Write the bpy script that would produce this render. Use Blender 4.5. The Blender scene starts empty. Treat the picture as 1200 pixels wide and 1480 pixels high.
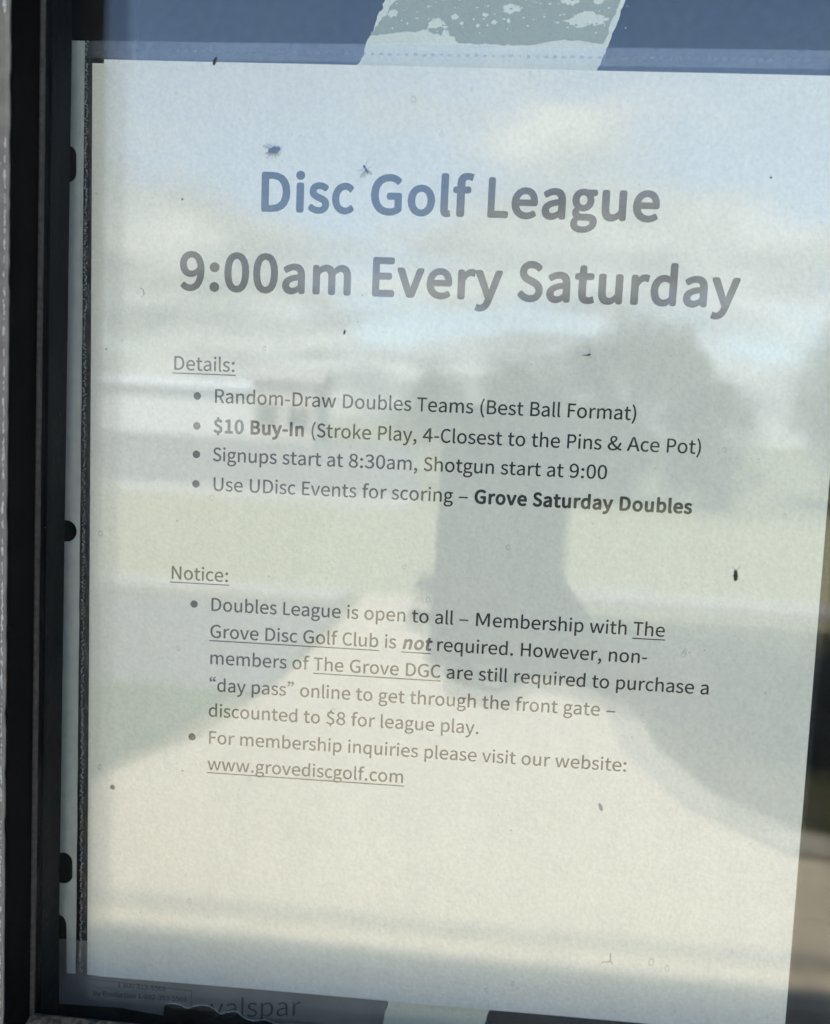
import bpy, bmesh, math, random, json
from mathutils import Vector, Matrix, noise
SC = bpy.context.scene
COL = SC.collection
rnd = random.Random(7)

# ------------------------------------------------------------------ page frame -> world
TILT = 0.0172            # the notice hangs turned by about one degree in the window
EYE = 1.55               # camera height
CAMP = (112.974, 99.745, -242.975)      # camera in page millimetres (x right, y down, depth into the window)
def _rot(x, y):
    c, s = math.cos(TILT), math.sin(TILT)
    return x * c + y * s, y * c - x * s
H0 = EYE + _rot(CAMP[0], CAMP[1])[1] / 1000.0
def pg(x, y, d=0.0):
    a, b = _rot(x, y)
    return Vector((a / 1000.0, d / 1000.0, H0 - b / 1000.0))
CAM = pg(*CAMP)

# ------------------------------------------------------------------ camera
RM = [[0.99676, -0.0423, 0.06843], [0.04922, 0.99349, -0.10274], [-0.06364, 0.10578, 0.99235]]
def wv(v):
    a, b = _rot(v[0], v[1])
    return Vector((a, v[2], -b)).normalized()
cx, cy, cz = wv(RM[0]), -wv(RM[1]), -wv(RM[2])
cam_data = bpy.data.cameras.new('camera')
cam = bpy.data.objects.new('camera', cam_data)
COL.objects.link(cam)
cam.matrix_world = Matrix(((cx.x, cy.x, cz.x, CAM.x), (cx.y, cy.y, cz.y, CAM.y), (cx.z, cy.z, cz.z, CAM.z), (0, 0, 0, 1)))
cam_data.sensor_fit = 'HORIZONTAL'; cam_data.sensor_width = 36.0; cam_data.lens = 36.06
cam_data.clip_start = 0.002; cam_data.clip_end = 800
cam_data.dof.use_dof = True; cam_data.dof.focus_distance = 0.2405; cam_data.dof.aperture_fstop = 10.5
SC.camera = cam

# ------------------------------------------------------------------ sky, sun, exposure
SUN_EL, SUN_AZ = math.radians(59.5), math.radians(-12)   # the sun stands behind the building
w = bpy.data.worlds.new('World'); SC.world = w; w.use_nodes = True
nt = w.node_tree; nt.nodes.clear()
N = nt.nodes.new; L = nt.links.new
out = N('ShaderNodeOutputWorld'); bg = N('ShaderNodeBackground'); bg.inputs['Strength'].default_value = 0.13
sky = N('ShaderNodeTexSky'); sky.sky_type = 'NISHITA'; sky.sun_disc = False
sky.sun_elevation = SUN_EL; sky.sun_rotation = SUN_AZ; sky.air_density = 1.0; sky.dust_density = 0.7; sky.ozone_density = 1.5
tc = N('ShaderNodeTexCoord'); sep = N('ShaderNodeSeparateXYZ'); L(tc.outputs['Generated'], sep.inputs[0])
zz = N('ShaderNodeMath'); zz.operation = 'MAXIMUM'; zz.inputs[1].default_value = 0.0; L(sep.outputs['Z'], zz.inputs[0])
za = N('ShaderNodeMath'); za.operation = 'ADD'; za.inputs[1].default_value = 0.16; L(zz.outputs[0], za.inputs[0])
dx = N('ShaderNodeMath'); dx.operation = 'DIVIDE'; L(sep.outputs['X'], dx.inputs[0]); L(za.outputs[0], dx.inputs[1])
dy = N('ShaderNodeMath'); dy.operation = 'DIVIDE'; L(sep.outputs['Y'], dy.inputs[0]); L(za.outputs[0], dy.inputs[1])
cmb = N('ShaderNodeCombineXYZ'); L(dx.outputs[0], cmb.inputs[0]); L(dy.outputs[0], cmb.inputs[1]); cmb.inputs[2].default_value = 2.4
n1 = N('ShaderNodeTexNoise'); n1.inputs['Scale'].default_value = 1.25; n1.inputs['Detail'].default_value = 7; n1.inputs['Roughness'].default_value = 0.52
n1.inputs['Distortion'].default_value = 0.25; L(cmb.outputs[0], n1.inputs['Vector'])
# more cloud towards the horizon
hz = N('ShaderNodeMapRange'); hz.inputs['From Min'].default_value = 0.0; hz.inputs['From Max'].default_value = 0.5
hz.inputs['To Min'].default_value = 0.17; hz.inputs['To Max'].default_value = -0.10; L(zz.outputs[0], hz.inputs['Value'])
ad = N('ShaderNodeMath'); ad.operation = 'ADD'; L(n1.outputs['Fac'], ad.inputs[0]); L(hz.outputs[0], ad.inputs[1])
rp = N('ShaderNodeMapRange'); rp.interpolation_type = 'SMOOTHSTEP'; rp.inputs['From Min'].default_value = 0.45; rp.inputs['From Max'].default_value = 0.66; L(ad.outputs[0], rp.inputs['Value'])
n2 = N('ShaderNodeTexNoise'); n2.inputs['Scale'].default_value = 2.1; n2.inputs['Detail'].default_value = 5; L(cmb.outputs[0], n2.inputs['Vector'])
cr = N('ShaderNodeMapRange'); cr.inputs['From Min'].default_value = 0.4; cr.inputs['From Max'].default_value = 0.64; L(n2.outputs['Fac'], cr.inputs['Value'])
cc = N('ShaderNodeMixRGB'); cc.inputs[1].default_value = (1.9, 2.08, 2.1, 1); cc.inputs[2].default_value = (4.9, 5.0, 4.8, 1); L(cr.outputs[0], cc.inputs[0])
mx = N('ShaderNodeMixRGB'); L(rp.outputs[0], mx.inputs[0]); L(sky.outputs[0], mx.inputs[1]); L(cc.outputs[0], mx.inputs[2])
L(mx.outputs[0], bg.inputs['Color']); L(bg.outputs[0], out.inputs['Surface'])
sd = bpy.data.lights.new('sun', 'SUN'); sd.energy = 3.2; sd.angle = math.radians(0.53); sd.color = (1.0, 0.95, 0.87)
sun = bpy.data.objects.new('sun', sd); COL.objects.link(sun)
sdir = Vector((math.sin(SUN_AZ) * math.cos(SUN_EL), math.cos(SUN_AZ) * math.cos(SUN_EL), math.sin(SUN_EL)))
sun.rotation_euler = sdir.to_track_quat('Z', 'Y').to_euler(); sun.location = (0, 4, 8)
SC.view_settings.view_transform = 'Standard'; SC.view_settings.look = 'None'
SC.view_settings.exposure = 2.33; SC.view_settings.gamma = 1.0
SC.cycles.transparent_max_bounces = 48; SC.cycles.max_bounces = 12; SC.cycles.diffuse_bounces = 4
SC.cycles.glossy_bounces = 5; SC.cycles.caustics_reflective = False; SC.cycles.caustics_refractive = False
SC.cycles.use_denoising = True; SC.cycles.use_adaptive_sampling = True; SC.cycles.adaptive_threshold = 0.025

# ------------------------------------------------------------------ helpers
def tag(o, label=None, cat=None, group=None, kind=None):
    if label: o['label'] = label
    if cat: o['category'] = cat
    if group: o['group'] = group
    if kind: o['kind'] = kind
    return o
def link(name, me, m=None, parent=None):
    o = bpy.data.objects.new(name, me); COL.objects.link(o)
    if m is not None:
        me.materials.clear(); me.materials.append(m)
    if parent is not None:
        o.parent = parent
        o.matrix_parent_inverse = parent.matrix_world.inverted()
    return o
def empty(name, loc=(0, 0, 0)):
    o = bpy.data.objects.new(name, None); COL.objects.link(o); o.location = loc; o.empty_display_size = 0.01
    bpy.context.view_layer.update()
    return o
def from_bm(name, bm, m, parent=None, smooth=False):
    me = bpy.data.meshes.new(name)
    bmesh.ops.recalc_face_normals(bm, faces=bm.faces[:])
    bm.to_mesh(me); bm.free()
    if smooth:
        for p in me.polygons: p.use_smooth = True
    return link(name, me, m, parent)
def py(name, vs, fs, m, parent=None, smooth=False):
    me = bpy.data.meshes.new(name); me.from_pydata([tuple(v) for v in vs], [], fs); me.update()
    if smooth:
        for p in me.polygons: p.use_smooth = True
    return link(name, me, m, parent)
def box_bm(bm, a, b, bev=0.0, seg=2):
    x0, y0, z0 = a; x1, y1, z1 = b
    vs = [bm.verts.new(p) for p in ((x0, y0, z0), (x1, y0, z0), (x1, y1, z0), (x0, y1, z0), (x0, y0, z1), (x1, y0, z1), (x1, y1, z1), (x0, y1, z1))]
    fs = [bm.faces.new([vs[i] for i in f]) for f in ((0, 3, 2, 1), (4, 5, 6, 7), (0, 1, 5, 4), (1, 2, 6, 5), (2, 3, 7, 6), (3, 0, 4, 7))]
    if bev > 0:
        es = list({e for f in fs for e in f.edges})
        bmesh.ops.bevel(bm, geom=es, offset=bev, segments=seg, affect='EDGES', profile=0.6)
    return vs
def box(name, a, b, m, parent=None, bev=0.0):
    bm = bmesh.new(); box_bm(bm, a, b, bev); return from_bm(name, bm, m, parent, False)
from mathutils.geometry import delaunay_2d_cdt
def winding(c, x, y):
    w_ = 0; n = len(c)
    for i in range(n):
        x0, y0 = c[i - 1]; x1, y1 = c[i]
        if (y0 <= y) != (y1 <= y):
            t = (y - y0) / (y1 - y0)
            if x0 + t * (x1 - x0) > x: w_ += 1 if y1 > y0 else -1
    return w_
def triangulate(contours, oddeven=False):
    vs, es = [], []
    for c in contours:
        i0 = len(vs); n = len(c)
        vs += [Vector(p) for p in c]; es += [(i0 + k, i0 + (k + 1) % n) for k in range(n)]
    r = delaunay_2d_cdt(vs, es, [], 0, 1e-6)
    ov, of = r[0], r[2]; tris = []
    for f in of:
        gx_ = sum(ov[i].x for i in f) / len(f); gy_ = sum(ov[i].y for i in f) / len(f)
        w_ = sum(winding(c, gx_, gy_) for c in contours) if not oddeven else sum(abs(winding(c, gx_, gy_)) for c in contours) % 2
        if w_ != 0: tris.append(tuple(f))
    return [(v.x, v.y) for v in ov], tris
def mesh_flat(parts, to3, name, m, parent=None, thick=0.0):
    """parts: (points, triangles) pieces laid in one flat mesh; to3 maps x, y to the place"""
    bm = bmesh.new()
    for pts, tris in parts:
        vv = [bm.verts.new((x, y, 0)) for x, y in pts]
        for t in tris:
            try: bm.faces.new([vv[i] for i in t])
            except ValueError: pass
    bmesh.ops.delete(bm, geom=[v for v in bm.verts if not v.link_faces], context='VERTS')
    if thick:
        r = bmesh.ops.extrude_face_region(bm, geom=bm.faces[:])
        for e in r['geom']:
            if isinstance(e, bmesh.types.BMVert): e.co.z += thick
    for v in bm.verts:
        z = v.co.z; v.co = to3(v.co.x, v.co.y) + Vector((0, z / 1000.0, 0))
    bmesh.ops.recalc_face_normals(bm, faces=bm.faces[:])
    me = bpy.data.meshes.new(name); bm.to_mesh(me); bm.free()
    return link(name, me, m, parent)
def fill2d(contours, to3, name, m, parent=None, thick=0.0):
    return mesh_flat([triangulate(contours, True)], to3, name, m, parent, thick)

# ------------------------------------------------------------------ materials
def mat(name):
    m = bpy.data.materials.new(name); m.use_nodes = True; m.node_tree.nodes.clear()
    nn = m.node_tree.nodes.new; ll = m.node_tree.links.new
    o = nn('ShaderNodeOutputMaterial')
    return m, nn, ll, o
def val(nn, op, a=None, b=None, ll=None):
    q = nn('ShaderNodeMath'); q.operation = op
    for i, s in enumerate((a, b)):
        if s is None: continue
        if isinstance(s, (int, float)): q.inputs[i].default_value = s
        else: ll(s, q.inputs[i])
    return q.outputs[0]
def schlick(nn, ll, f0, normal=None):
    g = nn('ShaderNodeNewGeometry'); d = nn('ShaderNodeVectorMath'); d.operation = 'DOT_PRODUCT'
    ll(g.outputs['Incoming'], d.inputs[0]); ll(normal if normal is not None else g.outputs['Normal'], d.inputs[1])
    c = val(nn, 'ABSOLUTE', d.outputs['Value'], None, ll)
    k = val(nn, 'SUBTRACT', 1.0, c, ll); k5 = val(nn, 'POWER', k, 5.0, ll)
    return val(nn, 'ADD', val(nn, 'MULTIPLY', k5, 1 - f0, ll), f0, ll)
def simple(name, col, rough=0.6, spec=0.4, bump=0.0, scale=50.0, var=0.0, col2=None, metallic=0.0, detail=5, bdist=0.001):
    m, nn, ll, o = mat(name)
    p = nn('ShaderNodeBsdfPrincipled'); p.inputs['Roughness'].default_value = rough
    p.inputs['Specular IOR Level'].default_value = spec; p.inputs['Metallic'].default_value = metallic
    tcn = nn('ShaderNodeTexCoord')
    nz = nn('ShaderNodeTexNoise'); nz.inputs['Scale'].default_value = scale; nz.inputs['Detail'].default_value = detail
    ll(tcn.outputs['Object'], nz.inputs['Vector'])
    if col2 is None: col2 = tuple(c * (1 - var) for c in col)
    mxr = nn('ShaderNodeMapRange'); mxr.inputs['From Min'].default_value = 0.35; mxr.inputs['From Max'].default_value = 0.65
    ll(nz.outputs['Fac'], mxr.inputs['Value'])
    mi = nn('ShaderNodeMixRGB'); mi.inputs[1].default_value = (*col, 1); mi.inputs[2].default_value = (*col2, 1)
    ll(mxr.outputs[0], mi.inputs[0]); ll(mi.outputs[0], p.inputs['Base Color'])
    if bump:
        bn = nn('ShaderNodeBump'); bn.inputs['Strength'].default_value = bump; bn.inputs['Distance'].default_value = bdist
        ll(nz.outputs['Fac'], bn.inputs['Height']); ll(bn.outputs[0], p.inputs['Normal'])
    ll(p.outputs[0], o.inputs['Surface'])
    return m

def glass_mat():
    m, nn, ll, o = mat('window glass')
    tcn = nn('ShaderNodeTexCoord')
    nz = nn('ShaderNodeTexNoise'); nz.inputs['Scale'].default_value = 9; nz.inputs['Detail'].default_value = 1; ll(tcn.outputs['Object'], nz.inputs['Vector'])
    bn = nn('ShaderNodeBump'); bn.inputs['Strength'].default_value = 0.12; bn.inputs['Distance'].default_value = 0.0006; ll(nz.outputs['Fac'], bn.inputs['Height'])
    gl = nn('ShaderNodeBsdfGlossy'); gl.inputs['Roughness'].default_value = 0.0; ll(bn.outputs[0], gl.inputs['Normal'])
    tr = nn('ShaderNodeBsdfTransparent'); tr.inputs[0].default_value = (0.994, 0.996, 0.993, 1)
    mi = nn('ShaderNodeMixShader'); ll(schlick(nn, ll, 0.031), mi.inputs[0]); ll(tr.outputs[0], mi.inputs[1]); ll(gl.outputs[0], mi.inputs[2])
    # thin dusty film on the glass
    df = nn('ShaderNodeBsdfDiffuse'); df.inputs[0].default_value = (0.5, 0.48, 0.42, 1)
    mq = nn('ShaderNodeMapping'); mq.inputs['Scale'].default_value = (2.4, 1, 0.7); ll(tcn.outputs['Object'], mq.inputs[0])
    n2 = nn('ShaderNodeTexNoise'); n2.inputs['Scale'].default_value = 22; n2.inputs['Detail'].default_value = 9; n2.inputs['Roughness'].default_value = 0.78; ll(mq.outputs[0], n2.inputs['Vector'])
    dr = nn('ShaderNodeMapRange'); dr.inputs['From Min'].default_value = 0.42; dr.inputs['From Max'].default_value = 0.75; dr.inputs['To Min'].default_value = 0.001; dr.inputs['To Max'].default_value = 0.016; ll(n2.outputs['Fac'], dr.inputs['Value'])
    m2 = nn('ShaderNodeMixShader'); ll(dr.outputs[0], m2.inputs[0]); ll(mi.outputs[0], m2.inputs[1]); ll(df.outputs[0], m2.inputs[2])
    ll(m2.outputs[0], o.inputs['Surface']); return m
GLASS = glass_mat()

def film_mat(name, f0=0.016, rough=0.045, bump=0.45, dist=0.0003, diff=0.012):
    m, nn, ll, o = mat(name)
    tcn = nn('ShaderNodeTexCoord')
    mp = nn('ShaderNodeMapping'); mp.inputs['Scale'].default_value = (1, 1, 0.55); ll(tcn.outputs['Object'], mp.inputs[0])
    nz = nn('ShaderNodeTexNoise'); nz.inputs['Scale'].default_value = 900; nz.inputs['Detail'].default_value = 2; ll(mp.outputs[0], nz.inputs['Vector'])
    nb = nn('ShaderNodeTexNoise'); nb.inputs['Scale'].default_value = 38; nb.inputs['Detail'].default_value = 3; ll(tcn.outputs['Object'], nb.inputs['Vector'])
    hh = val(nn, 'ADD', nz.outputs['Fac'], val(nn, 'MULTIPLY', nb.outputs['Fac'], 3.0, ll), ll)
    bn = nn('ShaderNodeBump'); bn.inputs['Strength'].default_value = bump; bn.inputs['Distance'].default_value = dist; ll(hh, bn.inputs['Height'])
    gl = nn('ShaderNodeBsdfGlossy'); gl.inputs['Roughness'].default_value = rough; ll(bn.outputs[0], gl.inputs['Normal'])
    tr = nn('ShaderNodeBsdfTransparent')
    mi = nn('ShaderNodeMixShader'); ll(schlick(nn, ll, f0), mi.inputs[0]); ll(tr.outputs[0], mi.inputs[1]); ll(gl.outputs[0], mi.inputs[2])
    df = nn('ShaderNodeBsdfDiffuse'); df.inputs[0].default_value = (0.8, 0.82, 0.85, 1)
    m2 = nn('ShaderNodeMixShader'); ll(val(nn, 'MULTIPLY', val(nn, 'ADD', val(nn, 'MULTIPLY', nz.outputs['Fac'], 2.6, ll), val(nn, 'SUBTRACT', val(nn, 'MULTIPLY', nb.outputs['Fac'], 0.9, ll), 0.75, ll), ll), diff, ll), m2.inputs[0]); ll(mi.outputs[0], m2.inputs[1]); ll(df.outputs[0], m2.inputs[2])
    ll(m2.outputs[0], o.inputs['Surface']); return m
FILM = film_mat('clear film')
TOPSEAM = film_mat('welded top seam', 0.035, 0.3, 0.9, 0.0006, 0.075)
SEAM = film_mat('welded film seam', 0.04, 0.25, 0.9, 0.0006, 0.035)

def paper_mat(name, col, tl=0.28):
    m, nn, ll, o = mat(name)
    tcn = nn('ShaderNodeTexCoord')
    nz = nn('ShaderNodeTexNoise'); nz.inputs['Scale'].default_value = 1000; nz.inputs['Detail'].default_value = 4; ll(tcn.outputs['Object'], nz.inputs['Vector'])
    n2 = nn('ShaderNodeTexNoise'); n2.inputs['Scale'].default_value = 25; n2.inputs['Detail'].default_value = 4; ll(tcn.outputs['Object'], n2.inputs['Vector'])
    s = val(nn, 'ADD', val(nn, 'MULTIPLY', nz.outputs['Fac'], 0.30, ll), val(nn, 'MULTIPLY', n2.outputs['Fac'], 0.07, ll), ll)
    s = val(nn, 'ADD', s, 0.815, ll)
    mi = nn('ShaderNodeMixRGB'); mi.blend_type = 'MULTIPLY'; mi.inputs[0].default_value = 1; mi.inputs[1].default_value = (*col, 1)
    ll(s, mi.inputs[2])
    bn = nn('ShaderNodeBump'); bn.inputs['Strength'].default_value = 0.8; bn.inputs['Distance'].default_value = 0.0002; ll(nz.outputs['Fac'], bn.inputs['Height'])
    d = nn('ShaderNodeBsdfDiffuse'); t = nn('ShaderNodeBsdfTranslucent')
    for q in (d, t): ll(mi.outputs[0], q.inputs[0]); ll(bn.outputs[0], q.inputs['Normal'])
    x = nn('ShaderNodeMixShader'); x.inputs[0].default_value = tl; ll(d.outputs[0], x.inputs[1]); ll(t.outputs[0], x.inputs[2])
    ll(x.outputs[0], o.inputs['Surface']); return m
PAPER = paper_mat('copier paper', (0.90, 0.85, 0.715), 0.13)
INK = simple('black toner', (0.018, 0.018, 0.02), 0.45, 0.3, 0.0, 800, 0.3)
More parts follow.
